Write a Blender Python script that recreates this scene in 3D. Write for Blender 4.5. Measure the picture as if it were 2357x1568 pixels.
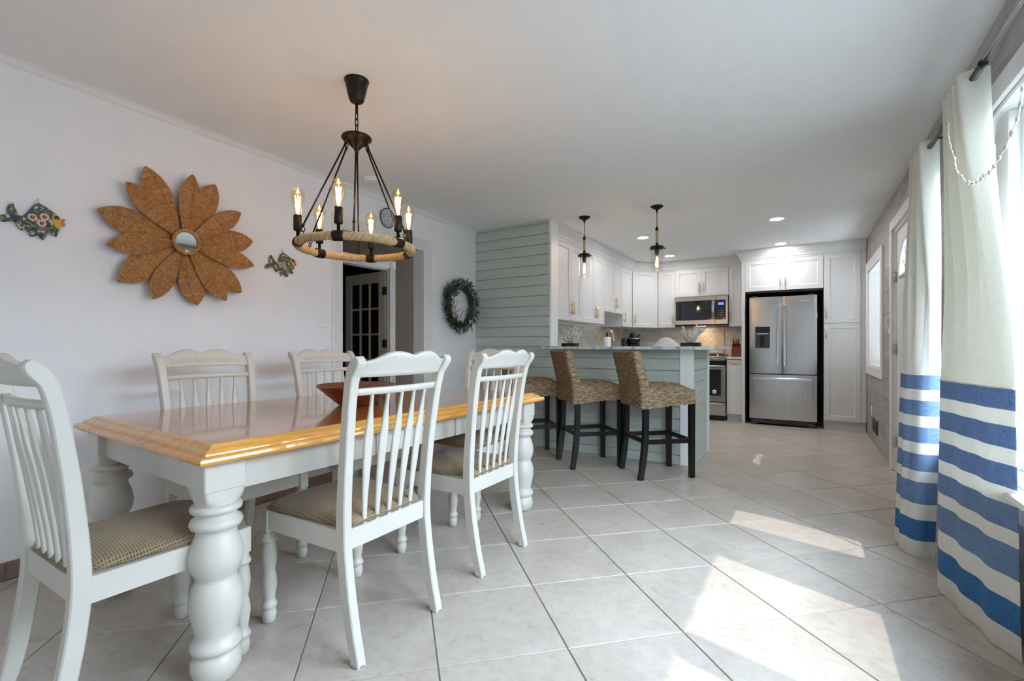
import bpy, bmesh, math, random
from mathutils import Matrix, Vector
random.seed(7)
PI = math.pi
D = bpy.data
SC = bpy.context.scene
COL = SC.collection
for _o in list(D.objects):
    D.objects.remove(_o, do_unlink=True)

# ------------------------------------------------------------------ camera
H = 2.40
cam_d = D.cameras.new('camera')
cam = D.objects.new('camera', cam_d); COL.objects.link(cam)
cam.location = (0, 0, 1.07)
cam.rotation_euler = (PI/2, 0, math.radians(32.03))
cam_d.sensor_fit = 'HORIZONTAL'; cam_d.sensor_width = 36.0
cam_d.lens = 36.0*1075.0/2357.0
cam_d.shift_y = (797.0-784.0)/2357.0
cam_d.clip_start = 0.05; cam_d.clip_end = 200
SC.camera = cam

# ------------------------------------------------------------------ world, sun, exposure
W = D.worlds.new('sky'); SC.world = W; W.use_nodes = True
wn = W.node_tree.nodes; wl = W.node_tree.links
bg = wn['Background']
tcw = wn.new('ShaderNodeTexCoord'); sep = wn.new('ShaderNodeSeparateXYZ'); rmp = wn.new('ShaderNodeValToRGB')
wl.new(tcw.outputs['Generated'], sep.inputs[0]); wl.new(sep.outputs['Z'], rmp.inputs[0])
rmp.color_ramp.elements[0].position = 0.0; rmp.color_ramp.elements[0].color = (0.78, 0.90, 1.0, 1)
rmp.color_ramp.elements[1].position = 0.9; rmp.color_ramp.elements[1].color = (0.56, 0.76, 1.0, 1)
wl.new(rmp.outputs[0], bg.inputs[0])
bg.inputs[1].default_value = 7.8
SUN_DIR = Vector((-0.97, 0.24, -1.59)).normalized()
sd = D.lights.new('sun', 'SUN'); sd.energy = 0.95; sd.angle = math.radians(0.6); sd.color = (1.0, 0.955, 0.88)
so = D.objects.new('sun', sd); COL.objects.link(so)
so.rotation_euler = SUN_DIR.to_track_quat('-Z', 'Y').to_euler()
so.location = (6, -2, 9)

def portal(name, loc, rot, sx, sy):
    l = D.lights.new(name, 'AREA'); l.shape = 'RECTANGLE'; l.size = sx; l.size_y = sy
    l.cycles.is_portal = True
    o = D.objects.new(name, l); COL.objects.link(o); o.location = loc; o.rotation_euler = rot
    return o
# daylight portals stand in the window openings, one of them added (they emit nothing themselves)
portal('window_portal', (0.86, 1.875, 1.31), (0, PI/2, 0), 1.5, 2.75)
portal('window_portal', (0.86, -1.9, 1.265), (0, PI/2, 0), 1.53, 1.0)
portal('window_portal', (0.86, 6.495, 1.405), (0, PI/2, 0), 1.1, 1.15)

SC.view_settings.view_transform = 'Standard'
SC.view_settings.look = 'None'
SC.view_settings.gamma = 1.0
SC.view_settings.use_curve_mapping = False
SC.view_settings.exposure = 1.68
try:
    SC.cycles.use_denoising = True
    SC.cycles.max_bounces = 10; SC.cycles.diffuse_bounces = 6
    SC.cycles.glossy_bounces = 4; SC.cycles.transparent_max_bounces = 16
    SC.cycles.caustics_reflective = False; SC.cycles.caustics_refractive = False
    SC.cycles.sample_clamp_indirect = 8.0
except Exception:
    pass

# ------------------------------------------------------------------ materials
def srgb(r, g, b):
    def c(v):
        v /= 255.0
        return v/12.92 if v <= 0.04045 else ((v+0.055)/1.055)**2.4
    return (c(r), c(g), c(b))
class NT:
    def __init__(s, name):
        s.m = D.materials.new(name); s.m.use_nodes = True
        s.n = s.m.node_tree.nodes; s.l = s.m.node_tree.links
        s.b = s.n['Principled BSDF']
    def new(s, t, **kw):
        nd = s.n.new(t)
        for k, v in kw.items():
            setattr(nd, k, v)
        return nd
    def link(s, a, b): s.l.new(a, b)
    def coord(s, scale=(1, 1, 1), which='Object', rot=(0, 0, 0)):
        tc = s.new('ShaderNodeTexCoord'); mp = s.new('ShaderNodeMapping')
        mp.inputs['Scale'].default_value = scale; mp.inputs['Rotation'].default_value = rot
        s.link(tc.outputs[which], mp.inputs['Vector']); return mp.outputs[0]
    def noise(s, vec, scale, detail=3, rough=0.55, dist=0.0):
        nz = s.new('ShaderNodeTexNoise'); nz.inputs['Scale'].default_value = scale
        nz.inputs['Detail'].default_value = detail; nz.inputs['Roughness'].default_value = rough
        nz.inputs['Distortion'].default_value = dist
        s.link(vec, nz.inputs['Vector']); return nz.outputs['Fac']
    def ramp(s, fac, stops):
        r = s.new('ShaderNodeValToRGB'); e = r.color_ramp.elements
        while len(e) < len(stops): e.new(0.5)
        for el, (p, c) in zip(e, stops):
            el.position = p; el.color = (*c, 1)
        s.link(fac, r.inputs[0]); return r.outputs[0]
    def mix(s, fac, a, b, mode='MIX'):
        mx = s.new('ShaderNodeMix', data_type='RGBA', blend_type=mode)
        for sock, val in ((0, fac), (6, a), (7, b)):
            if isinstance(val, (int, float)): mx.inputs[sock].default_value = val
            elif isinstance(val, tuple): mx.inputs[sock].default_value = (*val, 1)
            else: s.link(val, mx.inputs[sock])
        return mx.outputs[2]
    def math(s, op, a, b=None):
        m = s.new('ShaderNodeMath', operation=op)
        for i, v in enumerate((a, b)):
            if v is None: continue
            if isinstance(v, (int, float)): m.inputs[i].default_value = v
            else: s.link(v, m.inputs[i])
        return m.outputs[0]
    def bump(s, h, strength=0.3, dist=0.002):
        b = s.new('ShaderNodeBump'); b.inputs['Strength'].default_value = strength
        b.inputs['Distance'].default_value = dist
        s.link(h, b.inputs['Height']); s.link(b.outputs[0], s.b.inputs['Normal'])
    def set(s, **kw):
        for k, v in kw.items():
            s.b.inputs[k.replace('_', ' ')].default_value = v
M = {}
def mat(name, col, rough=0.5, metal=0.0, var=0.06, scale=8.0, bump=0.0, bscale=120.0, stretch=(1, 1, 1), coat=0.0):
    t = NT(name); vec = t.coord(stretch)
    nz = t.noise(vec, scale)
    a = tuple(max(0, c*(1-var)) for c in col); b = tuple(min(1, c*(1+var)) for c in col)
    t.link(t.ramp(nz, [(0.3, a), (0.7, b)]), t.b.inputs['Base Color'])
    t.set(Roughness=rough, Metallic=metal)
    if coat: t.set(Coat_Weight=coat, Coat_Roughness=0.08)
    if bump: t.bump(t.noise(vec, bscale, 2), bump)
    M[name] = t.m; return t
mat('wall_paint', srgb(238, 238, 240), 0.72, bump=0.10, bscale=260, var=0.015)
mat('ceiling_paint', srgb(241, 242, 243), 0.85, bump=0.10, bscale=180, var=0.012)
mat('trim_white', srgb(232, 231, 230), 0.38, var=0.012)
mat('cabinet_white', srgb(216, 215, 215), 0.36, var=0.012)
mat('shade_grey', srgb(150, 150, 150), 0.6)
mat('hall_paint', srgb(100, 84, 70), 0.8, var=0.03)
mat('hall_white', srgb(226, 220, 214), 0.5, var=0.02)
mat('grout', srgb(176, 168, 158), 0.9)
mat('grout_wall', srgb(170, 166, 162), 0.9)
mat('siding', srgb(190, 197, 189), 0.55, var=0.05, scale=3, bump=0.25, bscale=30, stretch=(1, 1, 14))
mat('siding_trim', srgb(236, 240, 238), 0.5, var=0.02)
mat('chair_white', srgb(202, 197, 187), 0.38, var=0.03, scale=5)
mat('black_wood', srgb(20, 18, 18), 0.28, var=0.2, scale=6)
mat('bronze', srgb(46, 40, 36), 0.38, 0.75, var=0.1)
mat('rod_metal', srgb(86, 88, 88), 0.35, 0.9, var=0.05)
mat('black_plastic', srgb(20, 20, 22), 0.25, var=0.1)
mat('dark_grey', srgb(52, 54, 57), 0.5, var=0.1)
mat('chrome', srgb(205, 205, 208), 0.14, 1.0, var=0.02)
mat('gold', srgb(206, 178, 122), 0.28, 0.95, var=0.03)
mat('pull_gold', srgb(222, 198, 150), 0.3, 0.9, var=0.02)
mat('brass_old', srgb(110, 92, 52), 0.4, 0.8, var=0.15, scale=40)
mat('paper_white', srgb(240, 238, 234), 0.8, var=0.02)
mat('plastic_white', srgb(238, 237, 235), 0.35, var=0.01)
mat('coral', srgb(206, 210, 204), 0.75, var=0.12, scale=60, bump=0.5, bscale=220)
mat('shell_white', srgb(240, 238, 236), 0.18, var=0.02)
mat('rope', srgb(188, 162, 120), 0.85, var=0.14, scale=30, bump=0.5, bscale=400)
mat('pad_grey', srgb(150, 140, 132), 0.9, var=0.2, scale=90)
mat('ground', srgb(120, 117, 110), 0.95, var=0.2, scale=4)
mat('sky_block_grey', srgb(186, 187, 188), 0.85, var=0.1, scale=4)  # for the unseen outdoor wall added to shape daylight
mat('teal_siding', srgb(44, 76, 75), 0.7, var=0.06, scale=3)
mat('knife_wood', srgb(118, 58, 26), 0.35, var=0.25, scale=14, stretch=(1, 1, 6))
mat('knife_dark', srgb(50, 22, 14), 0.35, var=0.2)
mat('star_dark', srgb(22, 20, 20), 0.6)
mat('decor_brown', srgb(70, 52, 40), 0.7, var=0.3, scale=30)
mat('wreath_stem', srgb(58, 46, 34), 0.8, var=0.2)
mat('leaf_green', srgb(84, 98, 72), 0.6, var=0.25, scale=30)
mat('leaf_blue', srgb(84, 108, 124), 0.6, var=0.25, scale=30)
mat('leaf_dark', srgb(52, 62, 56), 0.6, var=0.25, scale=30)
mat('flower_white', srgb(226, 220, 204), 0.7, var=0.1, scale=40)
mat('shell_beige', srgb(216, 206, 192), 0.45, var=0.22, scale=90)
mat('string_white', srgb(232, 236, 238), 0.6, var=0.02)
mat('blue_digits', (0.1, 0.2, 0.8), 0.4)

# floor tile: mottled warm grey porcelain, each tile offset by its own random value
t = NT('floor_tile')
oi = t.new('ShaderNodeObjectInfo'); tc = t.new('ShaderNodeTexCoord')
vm = t.new('ShaderNodeVectorMath', operation='ADD'); sc_ = t.new('ShaderNodeVectorMath', operation='SCALE')
cb = t.new('ShaderNodeCombineXYZ'); t.link(oi.outputs['Random'], cb.inputs[0]); t.link(oi.outputs['Random'], cb.inputs[1])
t.link(cb.outputs[0], sc_.inputs[0]); sc_.inputs['Scale'].default_value = 37.0
t.link(tc.outputs['Object'], vm.inputs[0]); t.link(sc_.outputs[0], vm.inputs[1])
v = vm.outputs[0]
n1 = t.noise(v, 3.0, 6, 0.6, 0.4); n2 = t.noise(v, 22, 6, 0.7, 0.3); n3 = t.noise(v, 70, 3, 0.6)
base = t.ramp(n1, [(0.28, srgb(176, 163, 151)), (0.5, srgb(194, 183, 170)), (0.74, srgb(208, 199, 187))])
c2 = t.mix(0.38, base, t.ramp(n2, [(0.34, srgb(158, 144, 132)), (0.52, srgb(192, 181, 169)), (0.7, srgb(208, 200, 189))]))
rv = t.ramp(oi.outputs['Random'], [(0.0, (0.93, 0.93, 0.93)), (1.0, (1.0, 1.0, 1.0))])
t.link(t.mix(1.0, c2, rv, 'MULTIPLY'), t.b.inputs['Base Color'])
t.link(t.ramp(n2, [(0.3, (0.26,)*3), (0.7, (0.40,)*3)]), t.b.inputs['Roughness'])
t.bump(n2, 0.12, 0.002); M['floor_tile'] = t.m

# grey plank tile on the window wall
t = NT('plank_tile')
oi = t.new('ShaderNodeObjectInfo'); v = t.coord((3, 1.2, 9)); 
nz = t.noise(v, 2.2, 5, 0.6, 0.8)
base = t.ramp(nz, [(0.3, srgb(140, 135, 131)), (0.5, srgb(164, 160, 157)), (0.72, srgb(184, 181, 179))])
rv = t.ramp(oi.outputs['Random'], [(0.0, (0.9, 0.9, 0.9)), (1.0, (1.02, 1.02, 1.02))])
t.link(t.mix(1.0, base, rv, 'MULTIPLY'), t.b.inputs['Base Color']); t.set(Roughness=0.45)
M['plank_tile'] = t.m
# stone subway tile
t = NT('splash_tile')
oi = t.new('ShaderNodeObjectInfo'); v = t.coord((1, 1, 1)); nz = t.noise(v, 22, 5, 0.6, 0.7)
base = t.ramp(nz, [(0.3, srgb(198, 190, 183)), (0.7, srgb(226, 221, 216))])
rv = t.ramp(oi.outputs['Random'], [(0.0, (0.78, 0.78, 0.79)), (1.0, (1.04, 1.04, 1.04))])
t.link(t.mix(1.0, base, rv, 'MULTIPLY'), t.b.inputs['Base Color']); t.set(Roughness=0.4)
M['splash_tile'] = t.m
t = NT('herring_tile')
oi = t.new('ShaderNodeObjectInfo'); v = t.coord((1, 1, 1)); nz = t.noise(v, 22, 5, 0.6, 0.7)
base = t.ramp(nz, [(0.3, srgb(186, 172, 158)), (0.7, srgb(214, 203, 190))])
rv = t.ramp(oi.outputs['Random'], [(0.0, (0.84, 0.84, 0.84)), (1.0, (1.02, 1.02, 1.02))])
t.link(t.mix(1.0, base, rv, 'MULTIPLY'), t.b.inputs['Base Color']); t.set(Roughness=0.4)
M['herring_tile'] = t.m
# baseboard tile on the dining wall
mat('base_tile', srgb(140, 116, 102), 0.5, var=0.25, scale=14)

def wood(name, c1, c2, c3, rough, axis_scale, coat=0.5):
    t = NT(name); v = t.coord(axis_scale)
    nz = t.noise(v, 3.0, 6, 0.6, 1.2); n2 = t.noise(v, 14, 4, 0.6, 0.4)
    a = t.ramp(nz, [(0.3, c1), (0.5, c2), (0.72, c3)])
    t.link(t.mix(0.35, a, t.ramp(n2, [(0.35, c1), (0.65, c3)])), t.b.inputs['Base Color'])
    t.set(Roughness=rough, Coat_Weight=coat, Coat_Roughness=0.06, Coat_IOR=1.7); M[name] = t.m
wood('table_wood', srgb(164, 96, 40), srgb(186, 116, 54), srgb(202, 134, 70), 0.22, (9, 0.9, 9), 1.0)
wood('edge_wood', srgb(190, 122, 40), srgb(220, 158, 68), srgb(234, 178, 92), 0.26, (9, 0.9, 9), 0.4)
wood('bowl_wood', srgb(66, 24, 14), srgb(112, 44, 22), srgb(150, 70, 36), 0.3, (5, 5, 14), 0.3)

# stone worktop: pale with blue-grey veins
t = NT('worktop_stone'); v = t.coord((1.0, 0.35, 1)); 
wv = t.new('ShaderNodeTexWave'); wv.inputs['Scale'].default_value = 1.7; wv.inputs['Distortion'].default_value = 9
wv.inputs['Detail'].default_value = 4; wv.inputs['Detail Scale'].default_value = 1.6
t.link(v, wv.inputs['Vector'])
n1 = t.noise(v, 9, 5, 0.6, 1.0)
a = t.ramp(wv.outputs['Fac'], [(0.0, srgb(110, 130, 136)), (0.12, srgb(190, 200, 196)), (0.5, srgb(214, 217, 211)), (1.0, srgb(196, 204, 200))])
t.link(t.mix(0.4, a, t.ramp(n1, [(0.35, srgb(150, 164, 166)), (0.62, srgb(222, 224, 218))])), t.b.inputs['Base Color'])
t.set(Roughness=0.15); M['worktop_stone'] = t.m

# brushed stainless steel
t = NT('steel'); v = t.coord((30, 30, 0.3)); nz = t.noise(v, 4, 3, 0.6)
t.link(t.ramp(nz, [(0.3, srgb(196, 194, 193)), (0.7, srgb(206, 204, 203))]), t.b.inputs['Base Color'])
t.set(Metallic=1.0, Roughness=0.22, Anisotropic=0.7); M['steel'] = t.m
t = NT('oven_glass'); t.set(Base_Color=(0.012, 0.014, 0.016, 1), Roughness=0.05, Coat_Weight=0.6, Coat_Roughness=0.02)
M['oven_glass'] = t.m

# upholstery: two crossed waves make the basket weave
t = NT('weave_fabric'); v = t.coord((1, 1, 1))
def wave(t, v, scale, d):
    w = t.new('ShaderNodeTexWave'); w.wave_type = 'BANDS'; w.bands_direction = d
    w.inputs['Scale'].default_value = scale; w.inputs['Distortion'].default_value = 1.2
    w.inputs['Detail'].default_value = 1; w.inputs['Detail Scale'].default_value = 3
    t.link(v, w.inputs['Vector']); return w.outputs['Fac']
wx = wave(t, v, 40, 'X'); wy = wave(t, v, 40, 'Y'); p = t.math('MULTIPLY', wx, wy)
nz = t.noise(v, 9, 3)
col = t.ramp(p, [(0.0, srgb(150, 130, 98)), (0.35, srgb(132, 112, 82)), (0.6, srgb(78, 62, 42)), (1.0, srgb(56, 44, 30))])
t.link(t.mix(0.18, col, t.ramp(nz, [(0.3, srgb(96, 78, 52)), (0.7, srgb(196, 176, 142))])), t.b.inputs['Base Color'])
t.set(Roughness=0.85, Sheen_Weight=0.2); t.bump(p, 0.7, 0.002); M['weave_fabric'] = t.m

# woven seagrass / banana leaf
t = NT('wicker'); v = t.coord((1, 1, 1))
n1 = t.noise(t.coord((11, 11, 62)), 2.4, 4, 0.7, 0.5); n2 = t.noise(v, 210, 2, 0.6)
col = t.ramp(n1, [(0.33, srgb(48, 34, 24)), (0.45, srgb(112, 88, 64)), (0.55, srgb(156, 130, 100)), (0.68, srgb(214, 196, 164))])
t.link(t.mix(0.22, col, t.ramp(n2, [(0.38, srgb(44, 30, 20)), (0.62, srgb(200, 178, 142))])), t.b.inputs['Base Color'])
t.set(Roughness=0.7); t.bump(n2, 0.5, 0.003); M['wicker'] = t.m
# straw of the flower mirror: three tones of twisted cord
def straw(name, c1, c2, c3):
    t = NT(name); v = t.coord((1, 1, 1))
    n1 = t.noise(v, 70, 4, 0.7, 0.6); n2 = t.noise(v, 300, 2)
    col = t.ramp(n1, [(0.3, c1), (0.5, c2), (0.72, c3)])
    t.link(t.mix(0.25, col, t.ramp(n2, [(0.35, c1), (0.65, c3)])), t.b.inputs['Base Color'])
    t.set(Roughness=0.7); t.bump(n2, 0.5, 0.003); M[name] = t.m
straw('straw', srgb(124, 80, 42), srgb(182, 128, 76), srgb(214, 166, 112))
straw('straw_dark', srgb(112, 72, 38), srgb(168, 116, 68), srgb(204, 154, 102))
straw('straw_light', srgb(134, 90, 50), srgb(194, 142, 90), srgb(222, 176, 124))
# curtain cloths: slubby weave, slightly translucent
def cloth(name, c, dark, tr=0.25):
    t = NT(name)
    n1 = t.noise(t.coord((40, 40, 700)), 1.0, 3, 0.6); n2 = t.noise(t.coord((700, 700, 30)), 1.0, 3, 0.6)
    a = t.mix(0.5, t.ramp(n1, [(0.35, dark), (0.6, c)]), t.ramp(n2, [(0.33, dark), (0.58, c)]))
    t.link(a, t.b.inputs['Base Color']); t.set(Roughness=0.9)
    trn = t.new('ShaderNodeBsdfTranslucent'); t.link(a, trn.inputs[0])
    mx = t.new('ShaderNodeMixShader'); mx.inputs[0].default_value = tr
    t.link(t.b.outputs[0], mx.inputs[1]); t.link(trn.outputs[0], mx.inputs[2])
    t.link(mx.outputs[0], t.n['Material Output'].inputs[0])
    t.bump(n1, 0.25, 0.001); M[name] = t.m
cloth('linen', srgb(236, 235, 226), srgb(218, 217, 206))
cloth('stripe_white', srgb(238, 237, 230), srgb(222, 221, 212))
cloth('stripe_blue', srgb(128, 156, 192), srgb(78, 106, 146))
cloth('stripe_deep', srgb(70, 132, 188), srgb(36, 88, 140))

# thin clear glass (lets light through as real panes do)
def glass(name, tint, refl=0.08, rough=0.02):
    t = NT(name); t.n.remove(t.b)
    tr = t.new('ShaderNodeBsdfTransparent'); tr.inputs[0].default_value = (*tint, 1)
    gl = t.new('ShaderNodeBsdfGlossy'); gl.inputs['Roughness'].default_value = rough
    lw = t.new('ShaderNodeLayerWeight'); lw.inputs[0].default_value = 0.5
    ad = t.math('ADD', t.math('MULTIPLY', t.math('POWER', lw.outputs['Facing'], 4.0), 0.7), 0.03+refl*0.15)
    mx = t.new('ShaderNodeMixShader')
    t.link(ad, mx.inputs[0]); t.link(tr.outputs[0], mx.inputs[1]); t.link(gl.outputs[0], mx.inputs[2])
    t.link(mx.outputs[0], t.n['Material Output'].inputs[0]); M[name] = t.m
glass('clear_glass', (0.97, 0.97, 0.97)); glass('amber_glass', (1.0, 0.90, 0.72)); glass('pane_dark', (0.75, 0.75, 0.76), 1.3, 0.05)
glass('jar_glass', (0.93, 0.93, 0.94), 0.2)
t = NT('mirror'); t.set(Base_Color=(0.9, 0.93, 0.92, 1), Metallic=1.0, Roughness=0.02); M['mirror'] = t.m
def emit(name, c, s):
    t = NT(name); t.set(Base_Color=(0, 0, 0, 1), Emission_Color=(*c, 1), Emission_Strength=s); M[name] = t.m
emit('filament', (1.0, 0.62, 0.25), 18.0)
emit('lens_light', (1.0, 0.98, 0.96), 66.0)
emit('display_blue', (0.12, 0.2, 1.0), 0.6)
emit('hood_lamp', (1.0, 0.8, 0.55), 4.0)
# painted ceramic: majolica fish glaze, flowers from voronoi cells on dark blue
def majolica(name, ground, petal, green, yellow, sc):
    t = NT(name); v = t.coord((1, 1, 1))
    vo = t.new('ShaderNodeTexVoronoi'); vo.inputs['Scale'].default_value = sc; t.link(v, vo.inputs['Vector'])
    n1 = t.noise(v, sc*1.3, 3, 0.6, 1.0); n2 = t.noise(v, sc*0.9, 2, 0.5)
    a = t.ramp(vo.outputs['Distance'], [(0.0, yellow), (0.12, (0.02, 0.03, 0.04)), (0.2, petal), (0.46, petal), (0.5, ground), (1.0, ground)])
    g = t.ramp(n1, [(0.42, ground), (0.5, green), (0.58, ground)])
    f = t.ramp(n2, [(0.45, (0, 0, 0)), (0.55, (1, 1, 1))])
    t.link(t.mix(f, g, a), t.b.inputs['Base Color']); t.set(Roughness=0.16, Coat_Weight=0.5); M[name] = t.m
majolica('fish_glaze', srgb(34, 58, 84), srgb(212, 180, 164), srgb(96, 120, 52), srgb(200, 120, 40), 55)
majolica('fish_glaze_spot', srgb(70, 82, 62), srgb(222, 208, 196), srgb(116, 130, 70), srgb(206, 142, 52), 62)
majolica('plate_glaze', srgb(214, 210, 206), srgb(140, 150, 170), srgb(120, 128, 140), srgb(190, 182, 170), 70)
mat('fish_yellow', srgb(214, 164, 60), 0.2, var=0.15, scale=60)
mat('fish_orange', srgb(212, 124, 42), 0.2, var=0.1, scale=60)
mat('fish_blue', srgb(36, 58, 88), 0.18, var=0.2, scale=60)
mat('petal_pink', srgb(216, 178, 164), 0.2, var=0.08, scale=80)
mat('leaf_paint', srgb(104, 126, 56), 0.2, var=0.2, scale=80)
mat('eye_black', srgb(24, 26, 28), 0.2)
mat('tail_spot', srgb(214, 204, 200), 0.2, var=0.4, scale=110)

# ------------------------------------------------------------------ mesh building
class MB:
    def __init__(s): s.v = []; s.f = []; s.mi = []; s.sm = []
    def add(s, vs, fs, smooth=False, mi=0, T=None):
        b = len(s.v)
        if T is not None: vs = [tuple(T @ Vector(p)) for p in vs]
        s.v += [tuple(p) for p in vs]
        for q in fs:
            s.f.append(tuple(b+i for i in q)); s.mi.append(mi); s.sm.append(smooth)
        return s
    def box(s, x0, x1, y0, y1, z0, z1, c=0.0, mi=0, T=None):
        if x0 > x1: x0, x1 = x1, x0
        if y0 > y1: y0, y1 = y1, y0
        if z0 > z1: z0, z1 = z1, z0
        c = min(c, (x1-x0)*0.45, (y1-y0)*0.45, (z1-z0)*0.45)
        if c <= 0:
            vs = [(x, y, z) for x in (x0, x1) for y in (y0, y1) for z in (z0, z1)]
            fs = [(0, 1, 3, 2), (4, 6, 7, 5), (0, 4, 5, 1), (2, 3, 7, 6), (0, 2, 6, 4), (1, 5, 7, 3)]
            return s.add(vs, fs, False, mi, T)
        vs = []; idx = {}
        for i, x in enumerate((x0, x1)):
            for j, y in enumerate((y0, y1)):
                for k, z in enumerate((z0, z1)):
                    dx = c if i == 0 else -c; dy = c if j == 0 else -c; dz = c if k == 0 else -c
                    idx[i, j, k, 0] = len(vs); vs.append((x, y+dy, z+dz))
                    idx[i, j, k, 1] = len(vs); vs.append((x+dx, y, z+dz))
                    idx[i, j, k, 2] = len(vs); vs.append((x+dx, y+dy, z))
        I = lambda i, j, k, a: idx[i, j, k, a]
        fs = []
        for i in (0, 1): fs.append((I(i,0,0,0), I(i,1,0,0), I(i,1,1,0), I(i,0,1,0)))
        for j in (0, 1): fs.append((I(0,j,0,1), I(1,j,0,1), I(1,j,1,1), I(0,j,1,1)))
        for k in (0, 1): fs.append((I(0,0,k,2), I(1,0,k,2), I(1,1,k,2), I(0,1,k,2)))
        for j in (0, 1):
            for k in (0, 1): fs.append((I(0,j,k,1), I(1,j,k,1), I(1,j,k,2), I(0,j,k,2)))
        for i in (0, 1):
            for k in (0, 1): fs.append((I(i,0,k,0), I(i,1,k,0), I(i,1,k,2), I(i,0,k,2)))
        for i in (0, 1):
            for j in (0, 1): fs.append((I(i,j,0,0), I(i,j,1,0), I(i,j,1,1), I(i,j,0,1)))
        for i in (0, 1):
            for j in (0, 1):
                for k in (0, 1): fs.append((I(i,j,k,0), I(i,j,k,1), I(i,j,k,2)))
        return s.add(vs, fs, False, mi, T)
    def tube(s, pts, r, n=8, closed=False, mi=0, T=None, cap=True):
        pts = [Vector(p) for p in pts]; N = len(pts)
        rs = r if isinstance(r, (list, tuple)) else [r]*N
        tang = []
        for i in range(N):
            a = pts[(i-1) % N] if (closed or i > 0) else pts[i]
            b = pts[(i+1) % N] if (closed or i < N-1) else pts[i]
            d = (b-a); tang.append(d.normalized() if d.length > 1e-9 else Vector((0, 0, 1)))
        up = Vector((0, 0, 1)) if abs(tang[0].z) < 0.9 else Vector((1, 0, 0))
        nrm = (up - tang[0]*up.dot(tang[0])).normalized(); vs = []
        for i in range(N):
            nrm = nrm - tang[i]*nrm.dot(tang[i])
            if nrm.length < 1e-6: nrm = tang[i].orthogonal()
            nrm.normalize(); bi = tang[i].cross(nrm)
            for k in range(n):
                a = 2*PI*k/n
                vs.append(pts[i] + (nrm*math.cos(a) + bi*math.sin(a))*rs[i])
        fs = []
        for i in range(N if closed else N-1):
            j = (i+1) % N
            for k in range(n):
                fs.append((i*n+k, i*n+(k+1) % n, j*n+(k+1) % n, j*n+k))
        s.add(vs, fs, True, mi, T)
        if not closed and cap:
            s.add(vs[:n], [tuple(range(n))], False, mi, T); s.add(vs[-n:], [tuple(range(n))], False, mi, T)
        return s
    def lathe(s, prof, n=20, o=(0, 0, 0), mi=0, T=None, smooth=True, caps=True):
        vs = []; fs = []
        for r, z in prof:
            for k in range(n):
                a = 2*PI*k/n
                vs.append((o[0]+r*math.cos(a), o[1]+r*math.sin(a), o[2]+z))
        for i in range(len(prof)-1):
            for k in range(n):
                fs.append((i*n+k, i*n+(k+1) % n, (i+1)*n+(k+1) % n, (i+1)*n+k))
        if caps and prof[0][0] > 1e-6: fs.append(tuple(reversed(range(n))))
        if caps and prof[-1][0] > 1e-6: fs.append(tuple((len(prof)-1)*n+k for k in range(n)))
        return s.add(vs, fs, smooth, mi, T)
    def prism(s, poly, f0, f1, mi=0, T=None, smooth_side=False):
        """poly 2-D points; f0/f1 map (a,b)->3-D point of each end"""
        n = len(poly)
        A = [f0(*p) for p in poly]; B = [f1(*p) for p in poly]
        s.add(A, [tuple(range(n))], False, mi, T); s.add(B, [tuple(reversed(range(n)))], False, mi, T)
        return s.add(A+B, [(i, (i+1) % n, n+(i+1) % n, n+i) for i in range(n)], smooth_side, mi, T)
    def grid(s, fn, nu, nv, cu=False, cv=False, smooth=True, mi=0, T=None, mif=None):
        vs = [fn(i/(nu if cu else nu-1), j/(nv if cv else nv-1)) for i in range(nu) for j in range(nv)]
        b = len(s.v); fs = []; ms = []
        for i in range(nu if cu else nu-1):
            for j in range(nv if cv else nv-1):
                a = i; c = (i+1) % nu; d = j; e = (j+1) % nv
                fs.append((a*nv+d, c*nv+d, c*nv+e, a*nv+e)); ms.append(mif(i, j) if mif else mi)
        s.add(vs, fs, smooth, mi, T)
        s.mi[-len(ms):] = ms
        return s
    def ball(s, c, r, n=8, m=6, mi=0, T=None, sc=(1, 1, 1)):
        return s.lathe([(r*math.sin(PI*i/m)*1.0 if 0 < i < m else 0.0, -r*math.cos(PI*i/m)) for i in range(m+1)], n, (0, 0, 0), mi,
                       (T or Matrix()) @ Matrix.Translation(c) @ Matrix.Diagonal((*sc, 1)))
    def mesh(s, name, mats, weld=True):
        me = D.meshes.new(name); me.from_pydata(s.v, [], s.f)
        for m in (mats if isinstance(mats, (list, tuple)) else [mats]):
            me.materials.append(M[m])
        me.polygons.foreach_set('material_index', s.mi)
        me.polygons.foreach_set('use_smooth', s.sm)
        bm = bmesh.new(); bm.from_mesh(me)
        if weld: bmesh.ops.remove_doubles(bm, verts=bm.verts, dist=1e-5)
        bmesh.ops.recalc_face_normals(bm, faces=bm.faces)
        bm.to_mesh(me); bm.free(); me.update()
        return me
def O(name, mb, mats, parent=None, loc=None, rz=0.0, label=None, cat=None, group=None, kind=None, weld=True):
    me = mb.mesh(name, mats, weld) if isinstance(mb, MB) else mb
    o = D.objects.new(name, me); COL.objects.link(o)
    if parent is not None: o.parent = parent
    if loc is not None: o.location = loc
    if rz: o.rotation_euler = (0, 0, rz)
    tag(o, label, cat, group, kind); return o
def tag(o, label=None, cat=None, group=None, kind=None):
    if label: o['label'] = label
    if cat: o['category'] = cat
    if group: o['group'] = group
    if kind: o['kind'] = kind
    return o
def thing(name, label, cat, loc=(0, 0, 0), rz=0.0, group=None):
    o = D.objects.new(name, None); COL.objects.link(o); o.empty_display_size = 0.1
    o.location = loc; o.rotation_euler = (0, 0, rz)
    return tag(o, label, cat, group)
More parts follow.
